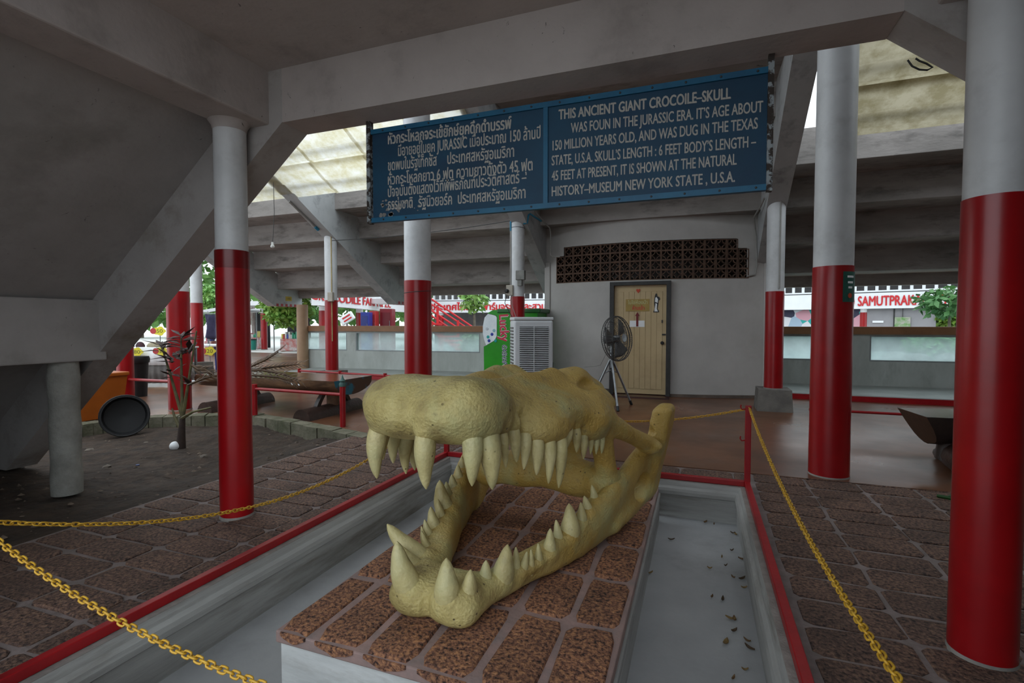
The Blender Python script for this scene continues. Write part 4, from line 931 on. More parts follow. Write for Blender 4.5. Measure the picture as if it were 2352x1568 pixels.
# --- long log bench at left with wheel-shaped supports
WOOD = mat('varnished_log', (.17,.075,.028), (.085,.035,.014), .22, 5, .1, 20, stain=(.04,.02,.01), sscale=4, samt=.6, stretch=(.35,1.5,1.5), coat=.5)
BARK = mat('log_bark', (.24,.13,.065), (.10,.052,.03), .6, 6, .4, 22, stain=(.03,.02,.015), sscale=5, samt=.7, stretch=(.6,1.5,1.5))
DWOOD = mat('dark_wood', (.028,.020,.018), (.045,.03,.025), .45, 7, .2, 20)
BLUEW = mat('flaking_blue_paint', (.075,.04,.025), (.02,.15,.22), .6, 3.0, lo=.5, hi=.56)
def half_log(x0, x1, y0, y1, z0, z1, m, mend, parent, name, sharp=0.):
    n = 12; sec = []
    for k in range(n+1):
        a = math.pi*k/n; sec.append(((y0+y1)/2-math.cos(a)*(y1-y0)/2, z1-(math.sin(a)**.7)*(z1-z0)))
    b = MB(); vs = []; st = 14
    for i in range(st+1):
        u = i/st; x = x0+(x1-x0)*u
        for j, (y, z) in enumerate(sec):
            w = 1+.03*math.sin(u*9+j); xs_ = x+(sharp*(z1-z)/(z1-z0) if i == 0 else 0)
            vs.append((xs_, (y0+y1)/2+(y-(y0+y1)/2)*w, z1-(z1-z)*w))
    k = n+1; fs = []
    for i in range(st):
        for j in range(n): fs.append((i*k+j, i*k+j+1, (i+1)*k+j+1, (i+1)*k+j))
        fs.append((i*k+n, i*k, (i+1)*k, (i+1)*k+n))
    fs.append(tuple(range(k))[::-1]); fs.append(tuple(st*k+j for j in range(k)))
    b.add(vs, fs); o = obj(name, b, m, parent, True)
    o.data.materials.append(WOOD); o.data.materials.append(mend)
    for pl in o.data.polygons:
        if pl.normal.z > .8: pl.material_index = 1
        if abs(pl.normal.x) > .7: pl.material_index = 2
    return o
t = thing('log_bench', 'long varnished half log bench with blue painted end left of the skull', 'bench')
half_log(-6.95, -4.42, 5.28, 6.07, .29, .50, BARK, BLUEW, t, 'seat_log')
for x in (-4.78, -6.5):
    n = 10; b = MB(); vs = []; r = .14
    for y in (5.08, 5.35, 5.7, 6.02, 6.2):
        for k in range(n+1): a = math.pi*k/n; vs.append((x-math.cos(a)*r, y, math.sin(a)*r*1.05-.002))
    fs = []
    for i in range(4):
        for j in range(n): q = i*(n+1)+j; fs.append((q, q+1, q+n+2, q+n+1))
    fs += [tuple(range(n+1)), tuple(4*(n+1)+j for j in range(n+1))[::-1]]
    b.add(vs, fs); obj('foot_log', b, mat('foot_log_wood', (.06,.035,.028), (.035,.02,.016), .4, 8, .3, 24), t, True)
    b = MB(); b.tube([(x,5.68,.08),(x,5.68,.33)], .085, 14); obj('trunk', b, BARK, t, True)
    for s in (-1, 1):
        b = MB(); pts = [(x, 5.68+s*(.16+.17*math.sin(math.pi/2*u)), .33-.27*u-.0) for u in np.linspace(0, 1, 7)]
        vs = []
        for p in pts:
            for dx, dy in ((-.03,-.035),(.03,-.035),(.03,.035),(-.03,.035)): vs.append((p[0]+dx, p[1]+dy, p[2]))
        fs = [(0,3,2,1), (24,25,26,27)]
        for i in range(6):
            for j in range(4): fs.append((i*4+j, i*4+(j+1) % 4, (i+1)*4+(j+1) % 4, (i+1)*4+j))
        b.add(vs, fs); obj('curved_strut', b, DWOOD, t)
for x in (-5.12, -5.0):
    b = MB(); b.lathe([(0,.0),(.022,.0),(.02,.004),(0,.005)], 12, Matrix.Translation((x, 5.285, .44)) @ Matrix.Rotation(R(90),4,'X')); obj('number_disc', b, WHITEB, t)
# --- low red railing round the bench
t = thing('low_railing', 'low red pipe railing in front of the long log bench', 'railing')
for x, y, h, fin in ((-5.62,5.13,.43,0), (-4.03,4.96,.50,1)):
    b = MB(); b.tube([(x,y,0),(x,y,h)], .035, 12); p_ = obj('post', b, REDM, t, True)
    if fin:
        b = MB(); b.lathe([(.038,0),(.04,.03),(.03,.05),(.036,.07),(.02,.09),(.012,.11),(.004,.14)], 14, Matrix.Translation((x,y,h-.01))); obj('finial', b, mat('verdigris_finial', (.07,.16,.14), (.05,.10,.09), .6, 12), p_, True)
b = MB(); b.tube([(-5.62,5.13,.37),(-4.03,4.96,.39)], .02, 8); obj('pipe_rail', b, REDM, t, True)
t = thing('low_railing', 'low red pipe railing behind the long log bench', 'railing')
for x, y in ((-6.9,7.3),(-5.9,7.2),(-4.9,7.1),(-3.95,7.0)):
    b = MB(); b.tube([(x,y,0),(x,y,.42)], .03, 10); obj('post', b, REDM, t, True)
b = MB(); b.tube([(-6.9,7.3,.38),(-3.95,7.0,.38),(-3.2,6.9,.38)], .018, 8); obj('pipe_rail', b, REDM, t, True)
# --- right bench
t = thing('log_bench', 'dark half log bench on a gnarled root foot beside the nearest column', 'bench', (2.62, 5.42, 0), R(6))
half_log(-.86, 1.0, -.22, .28, .2, .47, DWOOD, mat('dark_log_end', (.07,.035,.02), (.04,.02,.012), .5, 9), t, 'seat_log', .14)
b = MB(); b.tube([(-.55,0,.06),(-.53,0,.22)], .13, 12); obj('trunk', b, DWOOD, t, True)
b = MB(); b.tube([(-.48,.36,.05),(-.51,.12,.09),(-.55,-.12,.12),(-.6,-.36,.1),(-.62,-.5,.06)], [.05,.1,.135,.115,.05], 12); obj('root_foot', b, mat('foot_log_wood', (.06,.035,.028)), t, True)
b = MB(); b.tube([(.55,0,.06),(.55,0,.22)], .13, 12); b.tube([(.55,.3,.08),(.58,-.05,.11),(.6,-.4,.08)], [.06,.12,.07], 12); obj('root_foot', b, mat('foot_log_wood', (.06,.035,.028)), t, True)
b = MB(); b.lathe([(0,.0),(.022,.0),(.02,.004),(0,.005)], 12, Matrix.Translation((-.33,-.222,.42)) @ Matrix.Rotation(R(90),4,'X')); obj('number_disc', b, WHITEB, t)
t = thing('low_railing', 'low red pipe railing right of the thick column near the dark bench', 'railing')
for x in (1.35, 3.6):
    b = MB(); b.tube([(x,6.6,0),(x,6.6,.3)], .025, 10); obj('post', b, REDM, t, True)
b = MB(); b.tube([(1.2,6.6,.26),(3.7,6.6,.26)], .015, 8); obj('pipe_rail', b, REDM, t, True)

# --- bare potted-out plant in the dirt bed and dry palm fronds
STEM = mat('cane_stem', (.16,.14,.055), (.09,.075,.035), .6, 12); LEAFD = mat('withered_leaf', (.06,.028,.022), (.035,.016,.014), .55, 14); LEAFB = mat('brown_frond', (.13,.07,.03), (.07,.038,.018), .6, 14)
def leaf(b, p, d, ln, w):
    d = d.normalized(); s = d.cross(Vector((0,0,1))); s = s.normalized() if s.length > .05 else Vector((1,0,0)); u = s.cross(d)
    q = p+d*ln*.5+u*ln*.06; e = p+d*ln-u*ln*.05
    b.add([tuple(p), tuple(q+s*w-u*.01), tuple(e), tuple(q-s*w-u*.01), tuple(q)], [(0,1,4), (1,2,4), (2,3,4), (3,0,4)])
t = thing('cane_plant', 'withered cane plant with purple leaves and dry fronds rising from the dirt', 'plant', tuple(onz(415, 1030, -.13)))
rp = random.Random(12)
b = MB(); b.tube([(0,0,0),(.02,0,.2),(.03,.01,.36)], [.05,.036,.026], 9); obj('trunk', b, mat('dark_stem', (.05,.03,.022), (.03,.018,.014), .8, 14), t, True)
canes = [((.03,.01,.34),(-.08,-.02,.75),(-.2,-.04,1.12)), ((.03,.01,.34),(.04,0,.8),(.02,.02,1.22)), ((.03,.01,.34),(.12,.02,.75),(.22,.05,1.3)), ((.03,.0,.34),(.2,.0,.42),(.45,.02,.48)), ((.02,.0,.2),(-.08,0,.34),(-.12,0,.44))]
for c in canes: b = MB(); b.tube(c, [.02,.014,.008], 7); obj('cane', b, STEM, t, True)
for hx, hy, hz, k in ((-.2,-.04,1.12,13), (.02,.02,1.2,13), (-.1,.0,.98,9), (.12,.03,1.06,9), (-.02,.0,1.02,8), (.16,.03,.72,6), (-.1,-.02,.82,6)):
    for i in range(k):
        b = MB(); a = rp.uniform(0, 6.28); leaf(b, Vector((hx, hy, hz+rp.uniform(-.05,.05))), Vector((math.cos(a), math.sin(a), rp.uniform(-.1, .9))), rp.uniform(.13,.22), .03)
        o = obj('leaf', b, LEAFD, t); o.modifiers.new('thick', 'SOLIDIFY').thickness = .002
def frond(root, pts, n, ln, m, nm='frond'):
    b = MB(); b.tube(pts, [.012]*(len(pts)-1)+[.004], 6); fr = obj('frond_stem', b, m, root, True); b = MB(); P = [Vector(p) for p in pts]
    for k in range(n):
        u = (k+1)/n*(len(P)-1); i = min(int(u), len(P)-2); p = P[i].lerp(P[i+1], u-i); d = (P[i+1]-P[i]).normalized()
        for s in (-1, 1): leaf(b, p, d*1.2+Vector((0, s*.25, s*.6+.1)), ln*rp.uniform(.8,1.2), .012)
    o = obj('leaflets', b, m, fr); o['kind'] = 'stuff'
PL = t.location.copy()
for D_, a in ((5.0, ((432,884),(470,868),(540,852),(600,850),(650,858),(690,874))), (5.05, ((520,858),(575,842),(610,826),(640,808))), (5.1, ((540,858),(600,846),(650,840),(690,836))), (5.0, ((440,838),(455,848),(472,848),(492,860))), (4.95, ((530,862),(590,862),(640,866),(672,876)))):
    frond(t, [tuple(far(x, y, D_)-PL) for x, y in a], 14, .10, LEAFB)
t2 = thing('palm_leaf', 'fallen green palm leaf lying on the dark right walkway', 'leaf', (0, 0, 0))
frond(t2, [(1.62,4.42,.012),(1.9,4.3,.014),(2.15,4.22,.014)], 14, .09, mat('fresh_leaf', (.02,.09,.012), (.015,.06,.01), .5, 9))

# --- stall corner at far left
t = thing('black_tub', 'round black rubber tub leaning on edge in the dirt', 'tub', tuple(onz(288, 998, -.13)+Vector((0,0,.235))))
TM = Matrix.Rotation(R(58),4,'Z') @ Matrix.Rotation(R(-10),4,'X') @ Matrix.Rotation(R(-90),4,'X')
b = MB(); b.lathe([(0,.02),(.19,.02),(.22,-.02),(.235,-.12),(.25,-.125),(.25,-.14),(.225,-.14),(.205,-.03),(.0,-.01)][::-1], 30, TM); obj('tub_shell', b, BLACKP, t, True)
b = MB(); b.tube([tuple(TM @ Vector((.243*math.cos(a), .243*math.sin(a), -.13))) for a in np.linspace(0, 6.283, 30, endpoint=False)], .012, 6, closed=True); obj('rim', b, BLACKP, t, True)
ORANGE = mat('orange_plastic', (.42,.10,.008), (.36,.085,.006), .45, 6)
t = thing('orange_bin', 'orange plastic bin partly hidden by the sloping stair beam', 'bin', (-7.55, 4.25, 0))
b = MB(); b.add([(-.25,-.25,.01),(.25,-.25,.01),(.25,.25,.01),(-.25,.25,.01),(-.3,-.3,.55),(.3,-.3,.55),(.3,.3,.55),(-.3,.3,.55)], [(0,3,2,1),(4,5,6,7),(0,1,5,4),(1,2,6,5),(2,3,7,6),(3,0,4,7)]); obj('bin_body', b, ORANGE, t)
b = MB(); b.bbox(-.32,.32,-.32,.32,.55,.6,.012); obj('bin_lid', b, ORANGE, t)
t = thing('grey_bin', 'grey bin lined with a black bag beside the red column', 'bin', tuple(onz(262, 913)))
b = MB(); b.lathe([(.14,.0),(.17,.5),(.185,.5),(.185,.54)], 20); obj('bin_body', b, mat('bin_grey', (.14,.16,.18), (.11,.125,.14), .5, 5), t, True)
b = MB(); b.lathe([(.19,.50),(.2,.55),(.17,.60),(.15,.57)], 16); obj('bin_bag', b, BLACKP, t, True)
t = thing('black_bin', 'tall black bagged bin right of the red column in the stall corner', 'bin', tuple(onz(319, 910)))
b = MB(); b.lathe([(.12,.0),(.15,.60),(.16,.60),(.16,.64)], 20); obj('bin_body', b, BLACKP, t, True)
b = MB(); b.lathe([(.165,.58),(.175,.64),(.16,.69),(.13,.66)], 16); obj('bin_bag', b, BLACKP, t, True)
# stall table with white cloth and grey skirt
t = thing('stall_table', 'market table with white cloth and grey skirt behind the red columns', 'table', (far(352,795,10.3).x, far(352,795,10.3).y, 0), YAW)
b = MB(); b.bbox(-.75,.75,-.3,.3,.74,.77,.005); obj('table_top', b, WHITEB, t)
for sx in (-.7,.7):
    for sy in (-.26,.26): b = MB(); b.box(sx-.02,sx+.02,sy-.02,sy+.02,0,.74); obj('leg', b, STEEL, t)
def drape(x0, x1, y, z0, z1, amp, m, nm, par):
    n = 40; vs = []
    for i in range(n+1):
        x = x0+(x1-x0)*i/n; o_ = amp*math.sin(i*1.9)+amp*.5*math.sin(i*.7)
        vs += [(x, y+o_*.3, z1), (x, y+o_, z0)]
    b = MB(); b.add(vs, [(2*i, 2*i+1, 2*i+3, 2*i+2) for i in range(n)]); o = obj(nm, b, m, par, True); o.modifiers.new('thick', 'SOLIDIFY').thickness = .004; return o
drape(-.76,.76,-.31,.42,.765,.006,WHITEB,'white_cloth',t)
drape(-.74,.74,-.295,.06,.45,.02,mat('grey_skirt', (.13,.115,.105), (.09,.08,.075), .9, 6),'skirt',t)
YEL = mat('yellow_card', (.72,.62,.03), (.66,.56,.03), .6, 5); REDC = mat('red_card', (.42,.03,.03), None, .6)
def pricetag(x, y, D, txt, label, pole=False):
    p = far(x, y, D); t = thing('price_tag', label, 'price tag', tuple(p), YAW, 'yellow price tags of the stall')
    s = D/FPX; b = MB(); b.prism([(math.cos(a)*14*s*(1+.12*math.cos(5*a)), math.sin(a)*10*s*(1+.12*math.cos(5*a))) for a in np.linspace(0, 6.283, 20, endpoint=False)], 'y', -.004, .004); obj('card', b, YEL, t)
    b = MB(); b.prism([(-14*s+math.cos(a)*7*s, math.sin(a)*7*s) for a in np.linspace(0, 6.283, 14, endpoint=False)], 'y', -.007, -.005); obj('red_flower', b, REDC, t)
    b = MB(); b.tube([(0,.006,9*s),(0,.03,22*s)], .004, 5); obj('string', b, DARKM, t)
    if pole: b = MB(); b.tube([(0,.02,-p.z),(0,.02,10*s)], .008, 6); obj('pole', b, STEEL, t)
    lettering('price_print', txt, (-6*s, -.006, -4*s), (1,0,0), (0,0,1), 14*s, 8*s, mat('olive_ink', (.10,.10,.01), None, .6), t)
pricetag(314, 808, 9.9, '80', 'yellow card reading 80 on the left end of the white stall cloth')
pricetag(372, 806, 9.9, '20', 'yellow price card with red flower on the right part of the stall cloth')
pricetag(366, 760, 10.75, '50', 'yellow price card on a thin pole above the stall table', True)
pricetag(481, 806, 11.97, '20', 'yellow price card on a thin pole below the purple cloth', True)
# goods on the stall table
rg = random.Random(4)
for k, (x, y, w, c, lb) in enumerate(((355,788,40,(.35,.30,.20),'beige folded cloth heap on the right of the stall table'),(322,787,24,(.06,.02,.03),'dark red cloth heap in the middle of the stall table'),(300,788,20,(.02,.02,.05),'dark navy cloth heap at the left of the stall table'))):
    p = far(x, y, 10.3); s = 10.3/FPX; b = MB(); r = w*s/2
    b.lathe([(r*.98,0),(r,.03),(r*.75,.075),(r*.35,.10),(0,.105)], 16, Matrix.Translation((p.x, p.y, .772)) @ Matrix.Diagonal((1,.6,1,1)))
    tag(obj('cloth_heap', b, mat('cloth_heap_%d' % k, c, tuple(v*.7 for v in c), .9, 12, .4, 30), None, True), lb, 'cloth')
t = thing('hanging_cloth', 'purple grey cloth hanging from a rack beside the thin column', 'cloth', (0,0,0))
p0 = far(470, 722, 13.2); s = 13.2/FPX
n = 8; vs = []
for i in range(n+1):
    for j in range(7):
        u = i/n; v = j/6; x = (22*u+v*10*u)*s; z = -(v*(50+8*math.sin(u*3)))*s
        vs.append((p0.x+x*math.cos(YAW), p0.y+x*math.sin(YAW)+.05*math.sin(u*9+v*3), p0.z+z))
b = MB(); b.add(vs, [(i*7+j, i*7+j+1, (i+1)*7+j+1, (i+1)*7+j) for i in range(n) for j in range(6)]); o = obj('cloth_panel', b, mat('purple_cloth', (.06,.055,.11), (.045,.04,.085), .9, 9), t, True); o.modifiers.new('thick', 'SOLIDIFY').thickness = .01
b = MB(); b.tube([(p0.x-.1,p0.y,p0.z+.02),(p0.x+.5,p0.y+.15,p0.z+.02)], .012, 6); b.tube([(p0.x-.1,p0.y,0),(p0.x-.1,p0.y,p0.z+.02)], .014, 6); obj('rack', b, STEEL, t)
t = thing('folding_table', 'small white topped table on blue legs left of the long bench', 'table', (far(468,797,12.3).x, far(468,797,12.3).y, 0), YAW)
b = MB(); b.bbox(-.5,.5,-.3,.3,.70,.74,.008); obj('table_top', b, WHITEB, t)
for sx in (-.45,.45):
    for sy in (-.25,.25): b = MB(); b.tube([(sx,sy,0),(sx*.9,sy*.9,.70)], .018, 8); obj('leg', b, mat('blue_enamel', (.02,.03,.22), None, .4), t, True)
# pale pipe barrier in the stall corner
t = thing('pipe_barrier', 'pale grey pipe barrier between the red columns in the stall corner', 'barrier')
b = MB(); b.tube([(-7.9,4.75,.42),(-8.5,5.3,.42)], .022, 8); obj('pipe_rail', b, PVC, t, True)
b = MB(); b.tube([tuple(far(430,875,9.3)), tuple(far(590,883,8.9))], .022, 8); obj('pipe_rail', b, WHITEP, t, True)
b = MB(); b.tube([(-8.5,5.36,.36),(-7.2,5.16,.40)], .022, 8); obj('pipe_rail', b, REDM, t, True)

# --- litter: dry leaves on the pit floor, stones and scraps in the bed
LEAFC = [mat('dry_leaf_%d' % k, c, tuple(v*.6 for v in c), .7, 30) for k, c in enumerate(((.16,.085,.03),(.08,.045,.02),(.24,.15,.05)))]
rl = random.Random(21)
spots = [(1620,1200),(1683,1225),(1690,1228),(1640,1205),(1681,1265),(1658,1281),(1704,1285),(1667,1300),(1630,1306),(1684,1327),(1704,1330),(1709,1351),(1635,1372),(1660,1378),(1678,1422),(1687,1424),(1686,1450),(1667,1477),(1716,1473),(1722,1490),(1711,1540),(1607,1160),(1542,1240),(1493,1317),(1684,1560)]
for k, (x, y) in enumerate(spots):
    p = onz(x, y, -.277); b = MB(); a = rl.uniform(0, 6.28); ln = rl.uniform(.013, .027); w = ln*rl.uniform(.25, .45); vs = []
    for i in range(5):
        u = i/4*2-1; ww = w*(1-u*u)**.5+.001; cz = .010*(u*u)+.001
        for s in (-1, 0, 1): vs.append((u*ln*math.cos(a)-s*ww*math.sin(a), u*ln*math.sin(a)+s*ww*math.cos(a), cz+(.006 if s else 0)))
    b.add(vs, [(i*3+j, i*3+j+1, i*3+j+4, i*3+j+3) for i in range(4) for j in range(2)])
    o = obj('dry_leaf', b, LEAFC[k % 3], None); o.location = p; o.modifiers.new('thick', 'SOLIDIFY').thickness = .0015; tag(o, 'small dry brown leaf on the grey pit floor', 'leaf', 'dry leaves on the pit floor')
STONE = mat('bed_stone', (.18,.15,.12), (.11,.09,.075), .9, 9, .4, 40)
for k, (x, y, r, lb) in enumerate(((246,1072,.035,'pale stone in the dirt right of the stub column'),(468,1048,.04,'brown stone in the dirt right of the bare plant'),(205,1035,.05,'flat stone lying in the dirt behind the stub column'),(335,1018,.03,'small stone in the dirt below the black tub'))):
    p = onz(x, y, -.12); bm = bmesh.new(); bmesh.ops.create_icosphere(bm, subdivisions=2, radius=r)
    for v in bm.verts: v.co *= rl.uniform(.8, 1.15); v.co.z *= .6
    me = bpy.data.meshes.new('stone'); bm.to_mesh(me); bm.free(); o = link('stone', me, STONE, None, True); o.location = p; tag(o, lb, 'stone')
b = MB(); b.lathe([(.05*math.sin(a)+.0001, -.05*math.cos(a)) for a in np.linspace(0, math.pi, 11)], 18); o = obj('white_ball', b, WHITEB, None, True); o.location = onz(401, 1024, -.09); tag(o, 'small white ball beside the foot of the bare plant', 'ball')
b = MB(); b.tube([(0,0,0),(.18,.05,.005),(.34,.02,0)], .006, 6); o = obj('twig', b, PVC, None); o.location = onz(218, 1025, -.12); tag(o, 'pale twig lying in the dirt behind the stub column', 'twig')
for k, (x, y, c, lb) in enumerate(((316,1069,(.02,.07,.25),'blue bottle cap on the dirt bed'),(342,1004,(.03,.3,.06),'green bottle cap on the dirt bed'))):
    b = MB(); b.lathe([(.014,0),(.015,.01),(.0,.011)], 10); o = obj('bottle_cap', b, mat('cap_%d' % k, c, None, .4), None, True); o.location = onz(x, y, -.13); tag(o, lb, 'bottle cap')
# ================================================================== OUTSIDE: pond, ring building, stalls, trees
b = MB(); b.box(-60, -9.9, 16.5, 60, -.2, -.02); b.box(-9.9, 40, 20, 60, -.2, -.02); b.box(-60, -45, -40, 16.5, -.2, -.02); b.box(16, 60, -40, 20, -.2, -.02)
struct(obj('floor_outdoor', b, OUTG), 'bright paved ground outside the hall', 'pavement')
b = MB(); b.box(-60, 60, -40, -2, -.3, -.02); struct(obj('floor_forecourt', b, mat('forecourt_paving', (.30,.28,.25), (.24,.22,.20), .85, 1.5)))
WATER = mat('pond_water', (.30,.38,.35), (.24,.32,.30), .08, .8, .02, 8)
b = MB(); b.box(-9.9, 16, 11.3, 20, -.3, .30); struct(obj('floor_pond_water', b, WATER), 'pale green pond water behind the glass panes', 'water')
# ring building round the pond: fascia boards with red lettering
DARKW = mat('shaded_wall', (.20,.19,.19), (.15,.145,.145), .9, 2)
ring_pts = [(-11.6,13.2), (-13.9,20.5), (-14.6,24.3), (-2,26), (5,24.2), (15,20.8)]
for k in range(len(ring_pts)-1):
    a = Vector((*ring_pts[k], 0)); c = Vector((*ring_pts[k+1], 0)); d = (c-a); ln = d.length; rz = math.atan2(d.y, d.x)
    lb = ['tilted white fascia with red farm lettering at left', 'white fascia hidden behind the thick column', 'white fascia with red Thai lettering behind the red stair', 'white fascia with red Thai lettering left of the white wall', 'white fascia with red English lettering at right'][k]
    t = bpy.data.objects.new('ring_building', None); C.objects.link(t); t.location = a; t.rotation_euler = (0, 0, rz); tag(t, lb, 'building')
    b = MB(); b.box(-.05, ln+.05, 0, .25, 1.84, 2.46); obj('fascia', b, WHITEB, t)
    b = MB(); b.box(-.05, ln+.05, .05, .2, 2.50, 2.56); b.box(-.05, ln+.05, .05, .2, 2.84, 2.92); obj('balustrade_rail', b, WHITEB, t)
    n = int(ln/.36)
    b0 = MB(); b0.box(-.05, .05, .07, .18, 2.56, 2.84); pm = b0.mesh('baluster'); pm.materials.append(WHITEB)
    for i in range(n): part('baluster', pm, None, t, (i*.36+.2, 0, 0))
    if k > 1: b = MB(); b.box(-.2, ln+.2, 3.0, 3.2, 0, 5.2); obj('rear_wall', b, DARKW, t)  # rear wall and roof raised out of view to block sky light
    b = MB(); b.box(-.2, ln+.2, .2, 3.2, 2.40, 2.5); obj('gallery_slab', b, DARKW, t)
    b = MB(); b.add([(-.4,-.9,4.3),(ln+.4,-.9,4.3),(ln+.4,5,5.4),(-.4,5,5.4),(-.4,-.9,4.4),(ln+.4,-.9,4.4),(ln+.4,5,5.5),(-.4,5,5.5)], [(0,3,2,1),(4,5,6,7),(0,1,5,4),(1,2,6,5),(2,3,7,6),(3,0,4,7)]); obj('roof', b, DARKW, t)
    b0 = MB(); b0.lathe([(.15,0),(.15,1.70)], 16); cm = b0.mesh('red_pillar'); cm.materials.append(REDP)
    b1 = MB(); b1.lathe([(.145,1.70),(.145,1.9)], 16); cm1 = b1.mesh('pillar_top'); cm1.materials.append(WHITEB)
    for i in range(max(1, int(ln/3.6))):
        o = part('pillar', cm, None, t, (1.2+i*3.6, .4, 0)); part('pillar_top', cm1, None, o)
def on_ring(k, px, z):            # where the view line of a column of pixels meets fascia k
    a = Vector(ring_pts[k]); c = Vector(ring_pts[k+1]); d = c-a; r = ray(px, 740); r2 = Vector((r.x, r.y))
    den = r2.x*d.y-r2.y*d.x; s = (a.x*d.y-a.y*d.x)/den; p = r2*s; return Vector((p.x, p.y, z))
rings = sorted([o for o in bpy.data.objects if o.name.startswith('ring_building')], key=lambda o: o.name)
def ring_text(k, body, px0, px1, z, cap, bold):
    a = on_ring(k, px0, z); c = on_ring(k, px1, z); d = (c-a); w = d.length; d.normalize(); nrm = Vector((-d.y, d.x, 0))
    if nrm.dot(Vector((a.x, a.y, 0))) > 0: nrm = -nrm
    o = lettering('fascia_lettering', body, a+nrm*.03, d, (0,0,1), w, cap, REDL, None, bold); o.parent = rings[k]; o.matrix_parent_inverse = rings[k].matrix_basis.inverted()
ring_text(0, 'CROCODILE FARM & ZOO', 712, 908, 2.0, .30, .06)
ring_text(2, 'ประเทศไทย', 990, 1081, 1.97, .33, .09)
ring_text(2, 'ฟาร์มจระเข้และสวนสัตว์', 1108, 1290, 1.97, .33, .09)
ring_text(4, 'CROCODILE FARM', 1690, 1884, 1.95, .36, .07); ring_text(4, 'AND ZOO', 1896, 1962, 1.95, .36, .07)
ring_text(4, 'SAMUTPRAKAN', 1969, 2134, 1.95, .36, .07); ring_text(4, 'THAILAND', 2152, 2275, 1.95, .36, .07)
# mural, grey wall and door under the right fascia
def ring_panel(nm, k, px0, px1, z0, z1, m, label, cat, off=.3, th=.05):
    a = on_ring(k, px0, 0); c = on_ring(k, px1, 0); d = c-a; w = d.length; rz = math.atan2(d.y, d.x)
    t = thing(nm, label, cat, tuple(a), rz); b = MB(); b.box(0, w, off, off+th, z0, z1); obj('panel', b, m, t); return t, w
mu = bpy.data.materials.new('mural_paint'); mu.use_nodes = True; nt = mu.node_tree; N = nt.nodes; L = nt.links
v = N.new('ShaderNodeTexVoronoi'); v.inputs['Scale'].default_value = 2.1; g = N.new('ShaderNodeTexCoord'); L.new(g.outputs['Object'], v.inputs['Vector'])
sp = N.new('ShaderNodeSeparateColor'); L.new(v.outputs['Color'], sp.inputs[0]); r = N.new('ShaderNodeValToRGB'); r.color_ramp.interpolation = 'CONSTANT'
for p_, c_ in ((.0,(.03,.03,.06,1)),(.22,(.55,.58,.62,1)),(.42,(.02,.33,.30,1)),(.56,(.55,.28,.33,1)),(.72,(.32,.42,.52,1)),(.85,(.62,.62,.64,1))):
    e = r.color_ramp.elements.new(p_); e.color = c_
r.color_ramp.elements.remove(r.color_ramp.elements[0]); L.new(sp.outputs[0], r.inputs[0]); L.new(r.outputs[0], N['Principled BSDF'].inputs['Base Color']); N['Principled BSDF'].inputs['Roughness'].default_value = .7
ring_panel('mural', 4, 1770, 1984, .9, 1.83, mu, 'geometric mural of coloured facets on the far wall', 'mural')
t, w = ring_panel('far_wall', 4, 1984, 2150, .9, 1.83, mat('far_grey_wall', (.30,.29,.30), (.26,.25,.26), .8, 2), 'grey far wall with framed picture right of the mural', 'wall', .32)
b = MB(); b.box(w*.42, w*.44, .3, .32, .9, 1.83); obj('joint', b, DARKM, t)
b = MB(); b.box(w*.44, w*.66, .25, .3, 1.0, 1.5); o = obj('framed_picture', b, mat('picture_leaves', (.10,.28,.05), (.45,.40,.38), .3, 6), t)
b = MB(); b.box(w*.12, w*.28, .28, .31, 1.28, 1.36); obj('notice_plate', b, WHITEB, t)
b = MB(); b.tube([(w*.55,.28,1.5),(w*.55,.28,1.83)], .012, 6); obj('picture_cord', b, DARKM, t)
# red stair into the pond yard
t = thing('red_stair', 'red steel stair with slanting handrails beyond the counter', 'stair')
D = 17.5
for k, (x0, y0, x1, y1) in enumerate(((975,676,1086,751),(975,688,1070,751),(975,702,1052,753),(975,714,1036,755),(975,728,1020,757),(975,738,1005,757))):
    dd = D+(.0 if k % 2 == 0 else 1.2)
    b = MB(); b.tube([tuple(far(x0,y0,dd)), tuple(far(x1,y1,dd))], .035, 6); obj('handrail_bar', b, REDL, t, True)
for x, y0, y1 in ((1005,704,760),(1052,735,775)):
    b = MB(); b.tube([tuple(far(x,y0,D)), tuple(far(x,y1,D))], .045, 6); obj('post', b, REDL, t, True)
for k in range(7):
    p = far(992+k*13, 744+k*9.5, D); b = MB(); b.box(-.35,.35,-.15,.15,-.03,.03, Matrix.Translation(p) @ Matrix.Rotation(YAW,4,'Z')); obj('tread', b, REDL, t)
b = MB(); b.tube([tuple(far(975,745,D)), tuple(far(1066,808,D))], .09, 6); obj('stringer', b, REDL, t, True)
